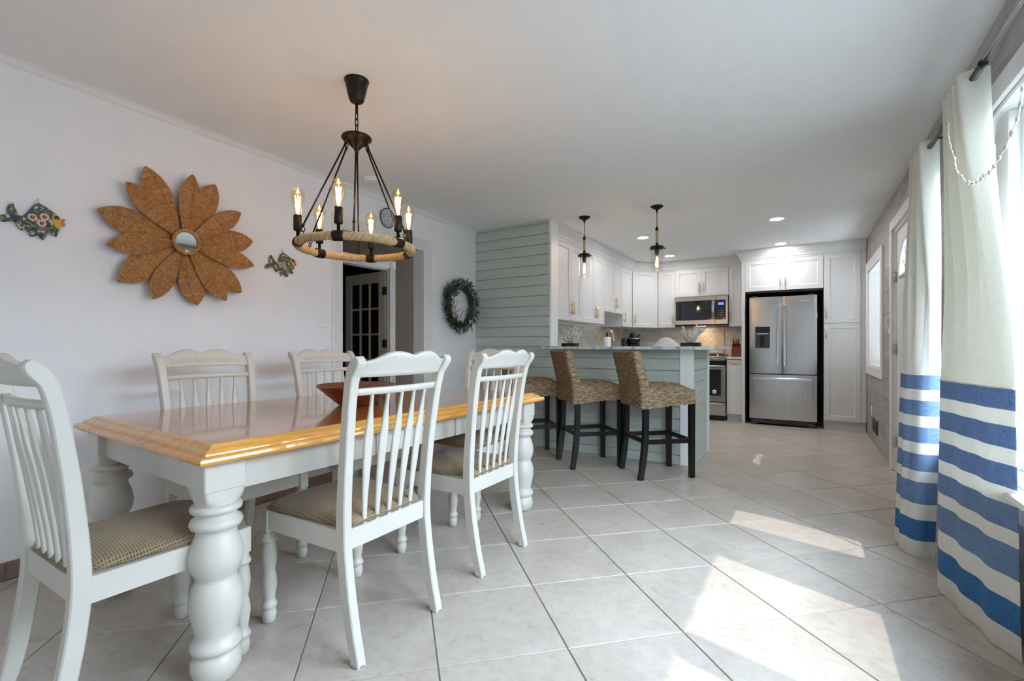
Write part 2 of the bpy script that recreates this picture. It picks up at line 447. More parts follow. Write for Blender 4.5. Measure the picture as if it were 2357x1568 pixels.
def dup(o, parent=None, loc=None, rz=None, label=None):
    c = o.copy(); COL.objects.link(c); c.parent = parent
    if loc is not None: c.location = loc
    if rz is not None: c.rotation_euler = (0, 0, rz)
    if label: c['label'] = label
    for ch in list(o.children): dup(ch, c)
    return c
def B(x0, x1, y0, y1, z0, z1, c=0.0, mi=0): return MB().box(x0, x1, y0, y1, z0, z1, c, mi)
def lerp(tab, x):
    for (a, p), (b, q) in zip(tab, tab[1:]):
        if x <= b:
            k = 0 if b == a else max(0, (x-a)/(b-a)); return p+(q-p)*k
    return tab[-1][1]
def smooth_path(pts, sub=6):
    out = []; P = [Vector(p) for p in pts]
    for i in range(len(P)-1):
        p0 = P[max(i-1, 0)]; p1 = P[i]; p2 = P[i+1]; p3 = P[min(i+2, len(P)-1)]
        for k in range(sub):
            t = k/sub
            out.append(0.5*((2*p1)+(-p0+p2)*t+(2*p0-5*p1+4*p2-p3)*t*t+(-p0+3*p1-3*p2+p3)*t**3))
    out.append(P[-1]); return out
# ------------------------------------------------------------------ the setting
XR = 0.66            # window wall
YB = 4.36            # face of the siding (partition and bar front)
YK = 7.92            # kitchen back wall
XK = -2.63           # kitchen side wall
YF = -3.1            # wall behind the camera
LA, LB = -3.08, -0.0325
LDIR = Vector((LB, 1, 0)).normalized(); LANG = math.atan2(LDIR.y, LDIR.x)
LN = Vector((LDIR.y, -LDIR.x, 0))
def WL(s, z=0.0, o=0.0):
    """point on the dining wall: s along it, z up, o out into the room"""
    p = Vector((LA, 0, 0)) + LDIR*s + LN*o
    return (p.x, p.y, z)
TWL = Matrix(((LDIR.x, -LN.x, 0, LA), (LDIR.y, -LN.y, 0, 0), (0, 0, 1, 0), (0, 0, 0, 1)))  # local x=s, y=-o, z

# floor: slab with every visible tile laid on it
def clip(poly, a, b, c):
    out = []
    for i in range(len(poly)):
        p, q = poly[i], poly[(i+1) % len(poly)]
        dp = a*p[0]+b*p[1]-c; dq = a*q[0]+b*q[1]-c
        if dp <= 0: out.append(p)
        if (dp < 0 < dq) or (dq < 0 < dp):
            t = dp/(dp-dq); out.append((p[0]+(q[0]-p[0])*t, p[1]+(q[1]-p[1])*t))
    return out
floor = O('floor', B(-3.33, 0.86, YF, YK, -0.12, -0.005), 'grout', kind='structure', label='diagonal grey stone tile floor')
SX, SY = 0.3255, 0.317
sq = 0.965
tile_me = None
for i in range(-9, 8):
    for j in range(-10, 20):
        if (i+j) % 2 == 0: continue
        cx, cy = -1.033+SX*i, 2.455+SY*j
        g = 0.0042
        poly = [(SX-g, 0), (0, SY-g), (-SX+g, 0), (0, -SY+g)]
        full = [(cx+x, cy+y) for x, y in poly]
        p = full
        for (a, b, c) in ((1, 0, XR-0.012), (-1, LB, -(LA+0.015)), (0, 1, YK-0.02), (0, -1, 0.35)):
            p = clip(p, a, b, c)
            if len(p) < 3: break
        if len(p) < 3: continue
        area = abs(sum(p[k][0]*p[(k+1) % len(p)][1]-p[(k+1) % len(p)][0]*p[k][1] for k in range(len(p))))/2
        if area < 0.002: continue
        whole = len(p) == 4 and area > 0.99*2*(SX-g)*(SY-g)
        if whole and tile_me is not None: me = tile_me
        else:
            mb = MB(); q = [(x-cx, y-cy) for x, y in p]
            k = 0.994
            mx = sum(x for x, y in q)/len(q); my = sum(y for x, y in q)/len(q)
            top = [(mx+(x-mx)*k, my+(y-my)*k, 0.0) for x, y in q]
            mid = [(x, y, -0.0018) for x, y in q]; low = [(x, y, -0.008) for x, y in q]; n = len(q)
            mb.add(top+mid+low, [tuple(range(n))]+[(a, (a+1) % n, n+(a+1) % n, n+a) for a in range(n)]+[(n+a, n+(a+1) % n, 2*n+(a+1) % n, 2*n+a) for a in range(n)])
            me = mb.mesh('floor_tile', 'floor_tile')
            if whole: tile_me = me
        O('tile', me, None, floor, (cx, cy, 0))
O('floor_far_part', B(-3.30, XR-0.01, YF+0.02, -0.36, -0.008, 0.0), 'floor_tile', floor)

O('ceiling', B(-6.3, 0.9, YF-0.1, YK+0.1, H, H+0.1), 'ceiling_paint', kind='structure', label='flat grey-white ceiling')

# --- dining wall (left) with the cased opening
S0, S1, ZD = 2.455, 3.476, 2.035
wl_ = MB()
for (a, b, z0, z1) in ((YF-0.1, S0, 0, H), (S0, S1, ZD, H), (S1, 4.52, 0, H)):
    wl_.box(a, b, 0, 0.13, z0, z1, T=TWL)
wall_left = O('wall_left', wl_, 'wall_paint', kind='structure', label='pale grey dining wall with the fish and flower decor')
bb = MB()
s = YF
while s < 4.3:
    e = min(s+0.46, 4.30)
    if not (s < S0-0.09 and e > S0-0.09) and not (s >= S0-0.1 and s < S1+0.1):
        O('base_tile', MB().box(s+0.002, e-0.002, -0.011, 0.0, 0.003, 0.082, 0.002, T=TWL), 'base_tile', wall_left)
    elif s < S0-0.09:
        O('base_tile', MB().box(s+0.002, S0-0.092, -0.011, 0.0, 0.003, 0.082, 0.002, T=TWL), 'base_tile', wall_left)
    s = e
    if s >= S0-0.1 and s < S1+0.1: s = S1+0.102
# ceiling bead along the dining wall
cr = MB()
prof = [(0, 0.0), (0.022, 0.0), (0.024, -0.006), (0.017, -0.010), (0.015, -0.020), (0.010, -0.030), (0.006, -0.036), (0, -0.040)]
cr.prism(prof, lambda o, z: WL(YF, H+z, o), lambda o, z: WL(4.36, H+z, o))
O('trim_1', cr, 'trim_white', kind='structure', label='slim white bead where dining wall meets ceiling')
# door casing: fluted legs, head, rosettes and jamb
def flute(mb, a, b, z0, z1, horiz=False, proud=0.018, n=6):
    w = (b-a); pts = [(a, 0.0), (a, proud*0.8), (a+0.006, proud)]
    for k in range(n):
        c = a+0.012+(w-0.024)*(k+0.5)/n; h = (w-0.024)/n*0.36
        pts += [(c-h, proud), (c-h*0.5, proud-0.005), (c+h*0.5, proud-0.005), (c+h, proud)]
    pts += [(b-0.006, proud), (b, proud*0.8), (b, 0.0)]
    if not horiz: mb.prism(pts, lambda s, o: WL(s, z0, o), lambda s, o: WL(s, z1, o))
    else: mb.prism(pts, lambda z, o: WL(z0, z, o), lambda z, o: WL(z1, z, o))
    return mb
casing = O('trim_2', MB().box(S0-0.001, S0+0.018, -0.002, 0.134, 0, ZD, T=TWL).box(S1-0.018, S1+0.001, -0.002, 0.134, 0, ZD, T=TWL)
           .box(S0, S1, -0.002, 0.134, ZD-0.018, ZD, T=TWL), 'trim_white', kind='structure', label='white fluted casing around the hall opening')
O('casing_leg', flute(MB(), S0-0.09, S0, 0, ZD), 'trim_white', casing)
O('casing_leg', flute(MB(), S1, S1+0.09, 0, ZD), 'trim_white', casing)
O('casing_head', flute(MB(), ZD, ZD+0.09, S0, S1, True), 'trim_white', casing)
for a in (S0-0.094, S1-0.003):
    ro = O('rosette_block', MB().box(a, a+0.097, -0.024, 0, ZD-0.002, ZD+0.095, 0.003, T=TWL), 'trim_white', casing)
    cx = a+0.0485; cz = ZD+0.0465
    O('rosette', MB().lathe([(0.036, 0), (0.036, 0.004), (0.030, 0.006), (0.026, 0.002), (0.018, 0.002), (0.014, 0.006), (0, 0.008)], 20,
      T=TWL @ Matrix.Translation((cx, -0.024, cz)) @ Matrix.Rotation(PI/2, 4, 'X')), 'trim_white', ro)

# --- hall behind the opening
hall = MB()
hall.box(-6.2, -3.35, 1.55, 7.0, -0.12, -0.001)
O('hall_floor', hall, 'floor_tile', kind='structure', label='dim tile floor of the hall')
hw = MB()
XH = -4.36; D0, D1 = 3.30, 4.09
hw.box(XH-0.12, XH, 1.5, D0, 0, H).box(XH-0.12, XH, D0, D1, 2.03, H).box(XH-0.12, XH, D1, 5.6, 0, H)
O('wall_hall', hw, 'hall_paint', kind='structure', label='taupe hall wall with the glazed door')
O('wall_hall_end', B(-6.2, -3.3, 5.6, 5.7, 0, H), 'hall_paint', kind='structure', label='taupe end wall of the hall')
O('wall_hall_start', B(-6.2, -3.28, 1.4, 1.5, 0, H), 'hall_paint', kind='structure', label='taupe hall wall out of sight')
O('wall_bedroom', B(-6.2, -6.1, 1.5, 5.6, 0, H), 'hall_paint', kind='structure', label='dim wall of the room past the glazed door')
c3 = O('trim_3', MB().box(XH, XH+0.02, D0-0.09, D0, 0, 2.03).box(XH, XH+0.02, D0, D1, 2.03, 2.12).box(XH-0.12, XH+0.003, D0-0.001, D0+0.02, 0, 2.03)
       .box(XH-0.12, XH+0.003, D1-0.02, D1+0.001, 0, 2.03).box(XH-0.12, XH+0.003, D0, D1, 2.01, 2.031), 'hall_white', kind='structure', label='white casing round the glazed hall door')
lg = MB()
for k in range(5):
    lg.box(XH, XH+0.022, D1+0.002+k*0.019, D1+0.016+k*0.019, 0, 2.03, 0.002)
lg.box(XH, XH+0.016, D1, D1+0.095, 0, 2.03)
O('casing_leg', lg, 'hall_white', c3)
rb = O('rosette_block', B(XH, XH+0.028, D1-0.001, D1+0.096, 2.03, 2.125, 0.003), 'hall_white', c3)
O('rosette', MB().lathe([(0.036, 0), (0.036, 0.004), (0.030, 0.006), (0.026, 0.002), (0.018, 0.002), (0.014, 0.006), (0, 0.008)], 20,
  T=Matrix.Translation((XH+0.028, D1+0.0475, 2.0775)) @ Matrix.Rotation(PI/2, 4, 'Y')), 'hall_white', rb)
# glazed french door, swung open; local x from hinge to free edge, y thickness
fd = thing('french_door', 'white glazed french door standing open in the dark hall', 'door', (XH-0.03, D1-0.025, 0), math.radians(178))
dw, dh = 0.76, 1.995
O('stile', B(0.0, 0.11, -0.018, 0.018, 0.012, dh, 0.003), 'hall_white', fd)
O('stile', B(dw-0.11, dw, -0.018, 0.018, 0.012, dh, 0.003), 'hall_white', fd)
O('top_rail', B(0.11, dw-0.11, -0.018, 0.018, dh-0.13, dh), 'hall_white', fd)
O('bottom_rail', B(0.11, dw-0.11, -0.018, 0.018, 0.012, 0.25), 'hall_white', fd)
for k in (1, 2):
    x = 0.11+(dw-0.22)*k/3; O('muntin', B(x-0.011, x+0.011, -0.014, 0.014, 0.25, dh-0.13, 0.003), 'hall_white', fd)
for k in range(1, 5):
    z = 0.25+(dh-0.38)*k/5
    for c in range(3):
        a = 0.11+(dw-0.22)*c/3+0.011; b = 0.11+(dw-0.22)*(c+1)/3-0.011
        O('muntin', B(a, b, -0.014, 0.014, z-0.011, z+0.011, 0.003), 'hall_white', fd)
for r in range(5):
    for c in range(3):
        a = 0.11+(dw-0.22)*c/3+0.008; b = 0.11+(dw-0.22)*(c+1)/3-0.008
        z0 = 0.25+(dh-0.38)*r/5+0.008; z1 = 0.25+(dh-0.38)*(r+1)/5-0.008
        O('pane', B(a, b, -0.002, 0.002, z0, z1), 'pane_dark', fd)
for z in (0.3, 1.05, 1.70):
    h = MB().box(-0.016, 0.034, 0.018, 0.022, z, z+0.1, 0.002).box(-0.05, -0.02, 0.018, 0.022, z, z+0.1, 0.002)
    h.tube([(-0.018, 0.024, z-0.004), (-0.018, 0.024, z+0.104)], 0.006, 8)
    O('hinge', h, 'brass_old', fd, label='aged brass hinge')
# dark starfish and small plaque on the dim walls
st = MB(); pts = []
for k in range(10):
    a = PI/2+k*PI/5; r = 0.27 if k % 2 == 0 else 0.075
    pts.append((r*math.cos(a), r*math.sin(a)))
n = len(pts)
st.add([(0, 0.005, 0), (0, -0.045, 0)]+[(x, 0.0, z) for x, z in pts], [(1, 2+i, 2+(i+1) % n) for i in range(n)]+[(0, 2+(i+1) % n, 2+i) for i in range(n)])
O('starfish_ornament', st, 'star_dark', loc=(-6.085, 4.72, 1.42), rz=PI/2, label='dark starfish ornament hanging on the dim wall past the hall', cat='ornament')
pl = thing('wall_plaque', 'small dark wooden plaque on the hall wall right of the glazed door', 'plaque', (XH+0.006, 4.60, 1.42), PI/2)
O('board', B(-0.055, 0.055, -0.03, 0.0, -0.17, 0.17, 0.008), 'decor_brown', pl)
O('frame', MB().tube([(-0.05, -0.032, -0.165), (0.05, -0.032, -0.165), (0.05, -0.032, 0.165), (-0.05, -0.032, 0.165)], 0.009, 6, True), 'knife_dark', pl)
for k in range(3):
    O('carved_leaf', MB().ball((0, -0.034, -0.1+0.1*k), 0.032, 10, 6, sc=(1, 0.5, 1.3)), 'decor_brown', pl)

# --- partition and bar wall in lap siding
EXP = 0.1085
part = O('wall_partition', B(-3.24, -2.262, YB+0.012, YB+0.14, 0, H), 'siding', kind='structure', label='sage green lap siding partition')
bar = O('wall_bar', MB().box(-2.262, -0.852, YB+0.012, YB+0.14, 0, 1.038).box(-0.94, -0.852, YB+0.14, 5.08, 0, 1.038), 'siding', kind='structure', label='blue-grey lap siding half wall under the bar top')
def board(x0, x1, z0, z1, axis='x', xface=0):
    top = H if z1 > 1.1 else 1.038
    last = z1 >= top-0.002
    za, zc = min(z1-0.008, top), min(z1+0.012, top)
    mb = MB()
    if axis == 'x':
        prof = [(YB+0.014, z0), (YB-0.010, z0), (YB-0.010, z0+0.003)]
        prof += [(YB+0.0, top), (YB+0.014, top)] if last else [(YB+0.0, za), (YB+0.010, za+0.001), (YB+0.010, zc), (YB+0.014, zc)]
        mb.prism(prof, lambda y, z: (x0, y, z), lambda y, z: (x1, y, z))
    else:
        prof = [(xface-0.002, z0), (xface+0.022, z0), (xface+0.022, z0+0.003)]
        prof += [(xface+0.012, top), (xface-0.002, top)] if last else [(xface+0.012, za), (xface+0.002, za+0.001), (xface+0.002, zc), (xface-0.002, zc)]
        mb.prism(prof, lambda x, z: (x, x0, z), lambda x, z: (x, x1, z))
    return mb
ZB0 = 0.003
k = 0
while True:
    z0 = ZB0+EXP*k-0.02 if k else 0.003
    z1 = min(ZB0+EXP*(k+1)-0.02, H)
    if z0 >= H-0.004: break
    if z0 < 1.036:
        O('siding_board', board(-3.235, -2.262, z0, z1), 'siding', part)
        O('siding_board', board(-2.2615, -0.946, z0, min(z1, 1.038)), 'siding', bar)
        O('siding_board', board(YB+0.016, 5.04, z0, min(z1, 1.038), 'y', -0.852), 'siding', bar)
    else:
        O('siding_board', board(-3.235, -2.262, z0, z1), 'siding', part)
    k += 1
O('corner_board', MB().box(-0.945, -0.828, YB-0.012, YB+0.014, 0.002, 1.036, 0.002), 'siding_trim', bar, label='pale corner board')
O('corner_board', MB().box(-0.852, -0.818, 5.04, 5.10, 0.002, 1.036, 0.002), 'siding_trim', bar, label='pale corner board')
O('trim_4', MB().box(-2.262, -2.236, YB-0.014, YB+0.145, 1.07, H-0.001, 0.002), 'trim_white', kind='structure', label='white end board of the green partition')
# stone bar top
O('bar_worktop', MB().box(-2.25, -0.625, 4.15, 5.25, 1.039, 1.067, 0.003), 'worktop_stone', label='blue-veined pale stone bar top above the siding half wall', cat='worktop')

# --- kitchen walls
O('wall_kitchen', B(XK-0.1, XK, YB+0.14, YK+0.1, 0, H), 'wall_paint', kind='structure', label='kitchen side wall behind the sink')
O('wall_back', B(XK, 0.9, YK, YK+0.1, 0, H), 'wall_paint', kind='structure', label='kitchen back wall')
O('wall_front', B(-3.2, 0.9, YF-0.1, YF, 0, H), 'wall_paint', kind='structure', label='plain wall behind the camera')

# --- window wall: core with openings, clad in grey plank tiles
WIN = (0.55, 3.22, 0.56, 2.03)      # y0 y1 z0 z1 big window
WIN2 = (-2.4, -1.4, 0.5, 2.03)
SW = (5.91, 7.08, 0.84, 1.97)       # kitchen window
DR = (4.27, 5.19, 0.0, 2.07)        # entry door
wr = MB()
xs = [YF-0.1, WIN2[0], WIN2[1], WIN[0], WIN[1], DR[0], DR[1], SW[0], SW[1], YK+0.1]
for a, b in ((YF-0.1, WIN2[0]), (WIN2[1], WIN[0]), (WIN[1], DR[0]), (DR[1], SW[0]), (SW[1], YK)):
    wr.box(XR+0.008, XR+0.20, a, b, 0, H)
for w in (WIN, WIN2, SW, DR):
    if w[2] > 0: wr.box(XR+0.008, XR+0.20, w[0], w[1], 0, w[2])
    wr.box(XR+0.008, XR+0.20, w[0], w[1], w[3], H)
wall_right = O('wall_right', wr, 'grout_wall', kind='structure', label='window wall clad in grey plank tiles')
def rect_sub(r, hole):
    a0, a1, b0, b1 = r; h0, h1, g0, g1 = hole
    if a1 <= h0 or a0 >= h1 or b1 <= g0 or b0 >= g1: return [r]
    out = []
    if a0 < h0: out.append((a0, h0, b0, b1))
    if a1 > h1: out.append((h1, a1, b0, b1))
    m0, m1 = max(a0, h0), min(a1, h1)
    if b0 < g0: out.append((m0, m1, b0, g0))
    if b1 > g1: out.append((m0, m1, g1, b1))
    return out
row = 0; z = -0.045
while z < H:
    z0, z1 = max(z, 0.002), min(z+0.203, H-0.001)
    y = 0.3-(row*0.41) % 1.2
    while y < YK-0.75:
        rs = [(max(y, 0.2), min(y+1.2, 7.27), z0, z1)]
        for h in (WIN, SW, DR):
            rs = [q for r in rs for q in rect_sub(r, h)]
        for (a, b, c, d) in rs:
            if b-a > 0.02 and d-c > 0.01:
                O('plank_tile', MB().box(XR, XR+0.008, a+0.0012, b-0.0012, c+0.0012, d-0.0012), 'plank_tile', wall_right)
        y += 1.2
    z += 0.203; row += 1

def frame_boards(par, y0, y1, z0, z1, w, t, x, mname='trim_white', apron=True):
    O('casing', B(x-t, x, y0-w, y0, z0, z1, 0.003), mname, par)
    O('casing', B(x-t, x, y1, y1+w, z0, z1, 0.003), mname, par)
    O('casing_head', B(x-t, x, y0-w, y1+w, z1, z1+w, 0.003), mname, par)
    if apron: O('casing_apron', B(x-t, x, y0-w, y1+w, z0-w, z0, 0.003), mname, par)
# big window
w1 = O('window_1', MB().box(XR+0.001, XR+0.17, WIN[0], WIN[0]+0.018, WIN[2], WIN[3]).box(XR+0.001, XR+0.17, WIN[1]-0.018, WIN[1], WIN[2], WIN[3])
       .box(XR+0.001, XR+0.17, WIN[0], WIN[1], WIN[3]-0.018, WIN[3]).box(XR+0.0005, XR+0.17, WIN[0], WIN[1], WIN[2]-0.001, WIN[2]+0.018), 'trim_white', kind='structure', label='large white framed window behind the striped curtains')
frame_boards(w1, WIN[0], WIN[1], WIN[2], WIN[3], 0.09, 0.02, XR, apron=False)
O('window_sill', B(XR-0.06, XR+0.001, WIN[0]-0.1, WIN[1]+0.1, WIN[2]-0.028, WIN[2], 0.004), 'trim_white', w1)
O('casing_apron', B(XR-0.018, XR, WIN[0]-0.09, WIN[1]+0.09, WIN[2]-0.12, WIN[2]-0.028, 0.003), 'trim_white', w1)
def sash(par, y0, y1, z0, z1, x, f=0.05, d=0.045, midrail=False):
    O('sash_stile', B(x-d/2, x+d/2, y0, y0+f, z0, z1, 0.004), 'trim_white', par)
    O('sash_stile', B(x-d/2, x+d/2, y1-f, y1, z0, z1, 0.004), 'trim_white', par)
    O('sash_rail', B(x-d/2, x+d/2, y0+f, y1-f, z1-f, z1, 0.004), 'trim_white', par)
    O('sash_rail', B(x-d/2, x+d/2, y0+f, y1-f, z0, z0+f, 0.004), 'trim_white', par)
    O('pane', B(x-0.003, x+0.003, y0+f-0.004, y1-f+0.004, z0+f-0.004, z1-f+0.004), 'clear_glass', par)
zb, zt = WIN[2]+0.018, WIN[3]-0.018
sash(w1, 2.775, WIN[1]-0.018, zb, zt, XR+0.09, 0.036)
sash(w1, 1.52, 2.625, zb, zt, XR+0.09, 0.036)
sash(w1, WIN[0]+0.018, 1.44, zb, zt, XR+0.09)
O('mullion', B(XR+0.03, XR+0.15, 2.625, 2.775, zb, zt, 0.004), 'trim_white', w1)
O('mullion', B(XR+0.03, XR+0.15, 1.44, 1.52, zb, zt, 0.004), 'trim_white', w1)
# unseen window added beside the camera to bring in daylight
w4 = O('added_window', MB().box(XR+0.001, XR+0.17, WIN2[0], WIN2[0]+0.02, WIN2[2], WIN2[3]).box(XR+0.001, XR+0.17, WIN2[1]-0.02, WIN2[1], WIN2[2], WIN2[3]), 'trim_white', kind='structure', label='unseen white window added beside the camera for daylight')
sash(w4, WIN2[0]+0.02, -1.9, WIN2[2], WIN2[3], XR+0.09); sash(w4, -1.9, WIN2[1]-0.02, WIN2[2], WIN2[3], XR+0.09)
# kitchen window: deep white reveal and unseen slats added to keep direct sun out
w2 = O('window_2', MB().box(XR+0.001, XR+0.2, SW[0]-0.001, SW[0]+0.016, SW[2], SW[3]).box(XR+0.001, XR+0.2, SW[1]-0.016, SW[1]+0.001, SW[2], SW[3])
       .box(XR+0.001, XR+0.2, SW[0], SW[1], SW[3]-0.016, SW[3]+0.001).box(XR-0.005, XR+0.2, SW[0], SW[1], SW[2]-0.001, SW[2]+0.016), 'trim_white', kind='structure', label='deep white framed kitchen window beside the tall cabinet')
frame_boards(w2, SW[0], SW[1], SW[2], SW[3], 0.10, 0.02, XR)
for k in range(28):
    z = SW[2]+0.03+k*0.0395
    O('sun_block_slat', MB().box(-0.022, 0.022, SW[0]+0.02, SW[1]-0.02, -0.0012, 0.0012, T=Matrix.Translation((XR+0.15, 0, z)) @ Matrix.Rotation(math.radians(48), 4, 'Y')), 'paper_white', w2)
O('pane', B(XR+0.185, XR+0.191, SW[0]+0.016, SW[1]-0.016, SW[2]+0.016, SW[3]-0.016), 'clear_glass', w2)
# entry door with a fan light
d1 = O('door_1', MB(), 'trim_white', kind='structure', label='white entry door with arched fan light')
D.objects.remove(d1, do_unlink=True)
dm = MB(); xf = XR+0.018
fy, fz, fr, fh = 4.73, 1.645, 0.26, 0.275
arc = [(fy-fr*math.cos(PI*i/16), fz+fh*math.sin(PI*i/16)) for i in range(17)]
yA, yB2, zT = DR[0]+0.02, DR[1]-0.02, DR[3]-0.02
# slab with the arched hole: fan of quads outside the arch
dm.box(xf, xf+0.04, yA, yB2, 0.01, fz)
for i in range(16):
    (a, b), (c, d) = arc[i], arc[i+1]
    oa = (yA+(yB2-yA)*i/16, zT); oc = (yA+(yB2-yA)*(i+1)/16, zT)
    dm.add([(xf, a, b), (xf, c, d), (xf, *oc), (xf, *oa), (xf+0.04, a, b), (xf+0.04, c, d), (xf+0.04, *oc), (xf+0.04, *oa)],
           [(0, 1, 2, 3), (7, 6, 5, 4), (0, 4, 5, 1)])
for (p, q) in ((arc[0], (yA, zT)), (arc[-1], (yB2, zT))):
    e = (q[0], fz)
    dm.add([(xf, *p), (xf, *q), (xf, *e), (xf+0.04, *p), (xf+0.04, *q), (xf+0.04, *e)], [(0, 1, 2), (5, 4, 3), (1, 4, 5, 2)])
d1 = O('door_1', dm, 'trim_white', kind='structure', label='white entry door with arched fan light')
ring = MB().tube([(xf-0.004, y, z) for y, z in arc]+[(xf-0.004, fy, fz)], 0.014, 6, True)
O('fan_light_rim', ring, 'trim_white', d1)
O('fan_light_pane', MB().prism(arc, lambda y, z: (xf+0.018, y, z), lambda y, z: (xf+0.022, y, z)), 'clear_glass', d1)
for a in (30, 60, 90, 120, 150):
    r = math.radians(a)
    O('muntin', MB().tube([(xf+0.01, fy-0.05*math.cos(r), fz+0.05*math.sin(r)), (xf+0.01, fy-fr*math.cos(r), fz+fh*math.sin(r))], 0.005, 6), 'shade_grey', d1)
O('muntin', MB().tube([(xf+0.01, fy-0.05*math.cos(PI*i/8), fz+0.05*math.sin(PI*i/8)) for i in range(9)], 0.006, 6), 'shade_grey', d1)
for (a, b) in ((4.40, 4.68), (4.78, 5.06)):
    for (z0, z1) in ((0.22, 0.78), (0.88, 1.54)):
        O('door_panel', MB().box(xf-0.006, xf+0.002, a, b, z0, z1, 0.005).box(xf-0.010, xf-0.004, a+0.03, b-0.03, z0+0.03, z1-0.03, 0.003), 'trim_white', d1)
O('jamb', B(XR-0.001, XR+0.12, DR[0], DR[0]+0.02, 0, DR[3]), 'trim_white', d1)
O('jamb', B(XR-0.001, XR+0.12, DR[1]-0.02, DR[1], 0, DR[3]), 'trim_white', d1)
O('jamb', B(XR-0.001, XR+0.12, DR[0], DR[1], DR[3]-0.02, DR[3]), 'trim_white', d1)
O('casing', B(XR-0.022, XR, DR[1], DR[1]+0.085, 0, DR[3], 0.003), 'trim_white', d1)
O('casing', B(XR-0.022, XR, DR[0]-0.085, DR[0], 0, DR[3], 0.003), 'trim_white', d1)
O('casing_head', B(XR-0.022, XR, DR[0]-0.085, DR[1]+0.085, DR[3], DR[3]+0.085, 0.003), 'trim_white', d1)
for z in (0.2, 1.0, 1.62):
    O('hinge', MB().box(XR-0.003, XR+0.002, DR[1]-0.03, DR[1]-0.005, z, z+0.09, 0.001).tube([(XR+0.004, DR[1]-0.032, z), (XR+0.004, DR[1]-0.032, z+0.09)], 0.006, 8), 'chrome', d1)
# outdoors past the big window
O('ground', B(-8, 14, -12, 16, -0.3, -0.16), 'ground', kind='structure', label='pale gravel ground outdoors')
nb = O('neighbour_house', B(1.3, 7.0, 9.0, 9.3, -0.16, 5.0), 'teal_siding', label='teal clapboard house wall outside the big window', cat='house')
for k in range(32):
    O('clapboard', MB().prism([(9.0, -0.15+k*0.16), (8.972, -0.15+k*0.16), (8.99, 0.01+k*0.16), (9.0, 0.01+k*0.16)], lambda y, z: (1.3, y, z), lambda y, z: (7.0, y, z)), 'teal_siding', nb)
fe = O('wall_sky_block', B(5.0, 5.1, -8, 8.6, -0.16, 2.5), 'sky_block_grey', kind='structure', label='unseen grey wall added outdoors to temper low daylight')  # added out of view to block low sky and bounce daylight
# ------------------------------------------------------------------ kitchen
def shaker(par, x0, x1, z0, z1, yf, handle=None, fr=0.058):
    """shaker door, front toward -y at yf; handle = (kind, x, z) bar pull"""
    g = 0.0015; x0 += g; x1 -= g; z0 += g; z1 -= g
    fr = min(fr, (x1-x0)*0.3)
    mb = MB(); t = 0.02; r = 0.009; b = 0.010
    o = [(x0, z0), (x1, z0), (x1, z1), (x0, z1)]
    i1 = [(x0+fr, z0+fr), (x1-fr, z0+fr), (x1-fr, z1-fr), (x0+fr, z1-fr)]
    i2 = [(x0+fr+b, z0+fr+b), (x1-fr-b, z0+fr+b), (x1-fr-b, z1-fr-b), (x0+fr+b, z1-fr-b)]
    vs = [(x, yf+t, z) for x, z in o]+[(x, yf, z) for x, z in o]+[(x, yf, z) for x, z in i1]+[(x, yf+r, z) for x, z in i2]
    fs = [(3, 2, 1, 0), (12, 13, 14, 15)]
    for k in range(4):
        n = (k+1) % 4
        fs += [(k, n, 4+n, 4+k), (4+k, 4+n, 8+n, 8+k), (8+k, 8+n, 12+n, 12+k)]
    mb.add(vs, fs)
    d = O('door', mb, 'cabinet_white', par)
    if handle:
        kind, hx, hz = handle; L = 0.075; h = MB()
        ends = ((hx, hz-L), (hx, hz+L)) if kind == 'v' else ((hx-L, hz), (hx+L, hz))
        h.tube([(ends[0][0], yf-0.030, ends[0][1]), (ends[1][0], yf-0.030, ends[1][1])], 0.0062, 8)
        for k in (0.2, 0.8):
            px = ends[0][0]+(ends[1][0]-ends[0][0])*k; pz = ends[0][1]+(ends[1][1]-ends[0][1])*k
            h.tube([(px, yf-0.030, pz), (px, yf, pz)], 0.005, 8)
        O('handle', h, 'pull_gold', d, label='pale gold bar pull')
    return d
def cabinet(name, label, loc, rz, x0, x1, z0, z1, depth, doors, cat='cabinet', group=None):
    t = thing(name, label, cat, loc, rz, group)
    O('body', MB().box(x0, x1, 0.021, depth, z0, z1, 0.001), 'cabinet_white', t)
    for (a, b, c, d, h) in doors: shaker(t, a, b, c, d, 0.0, h)
    return t
XF = -2.295; YU = 7.585; UB, UT = 1.365, 2.255; G_UP = 'white wall cabinets'
LEFT = (XF, 0, 0); RL = PI/2
ud = YU
cabinet('wall_cabinet', 'white two-door wall cabinet next to the green partition', LEFT, RL, 4.53, 5.28, UB, UT, 0.32,
        [(4.56, 4.97, UB, UT, ('v', 4.945, UB+0.14)), (4.97, 5.28, UB, UT, ('v', 4.995, UB+0.14))], group=G_UP)
cabinet('wall_cabinet', 'white two-door wall cabinet left of the short cabinet above the sink', LEFT, RL, 5.282, 6.03, UB, UT, 0.32,
        [(5.282, 5.71, UB, UT, ('v', 5.685, UB+0.14)), (5.71, 6.03, UB, UT, ('v', 5.735, UB+0.14))], group=G_UP)
cabinet('wall_cabinet', 'short white wall cabinet over the gold faucet', LEFT, RL, 6.032, 6.78, 1.545, UT, 0.32,
        [(6.032, 6.47, 1.545, UT, ('v', 6.44, 1.685)), (6.47, 6.78, 1.545, UT, ('v', 6.50, 1.685))], group=G_UP)
cabinet('wall_cabinet', 'narrow white wall cabinet left of the angled corner cabinet', LEFT, RL, 6.782, 7.235, UB, UT, 0.32,
        [(6.782, 7.235, UB, UT, ('v', 6.83, UB+0.14))], group=G_UP)
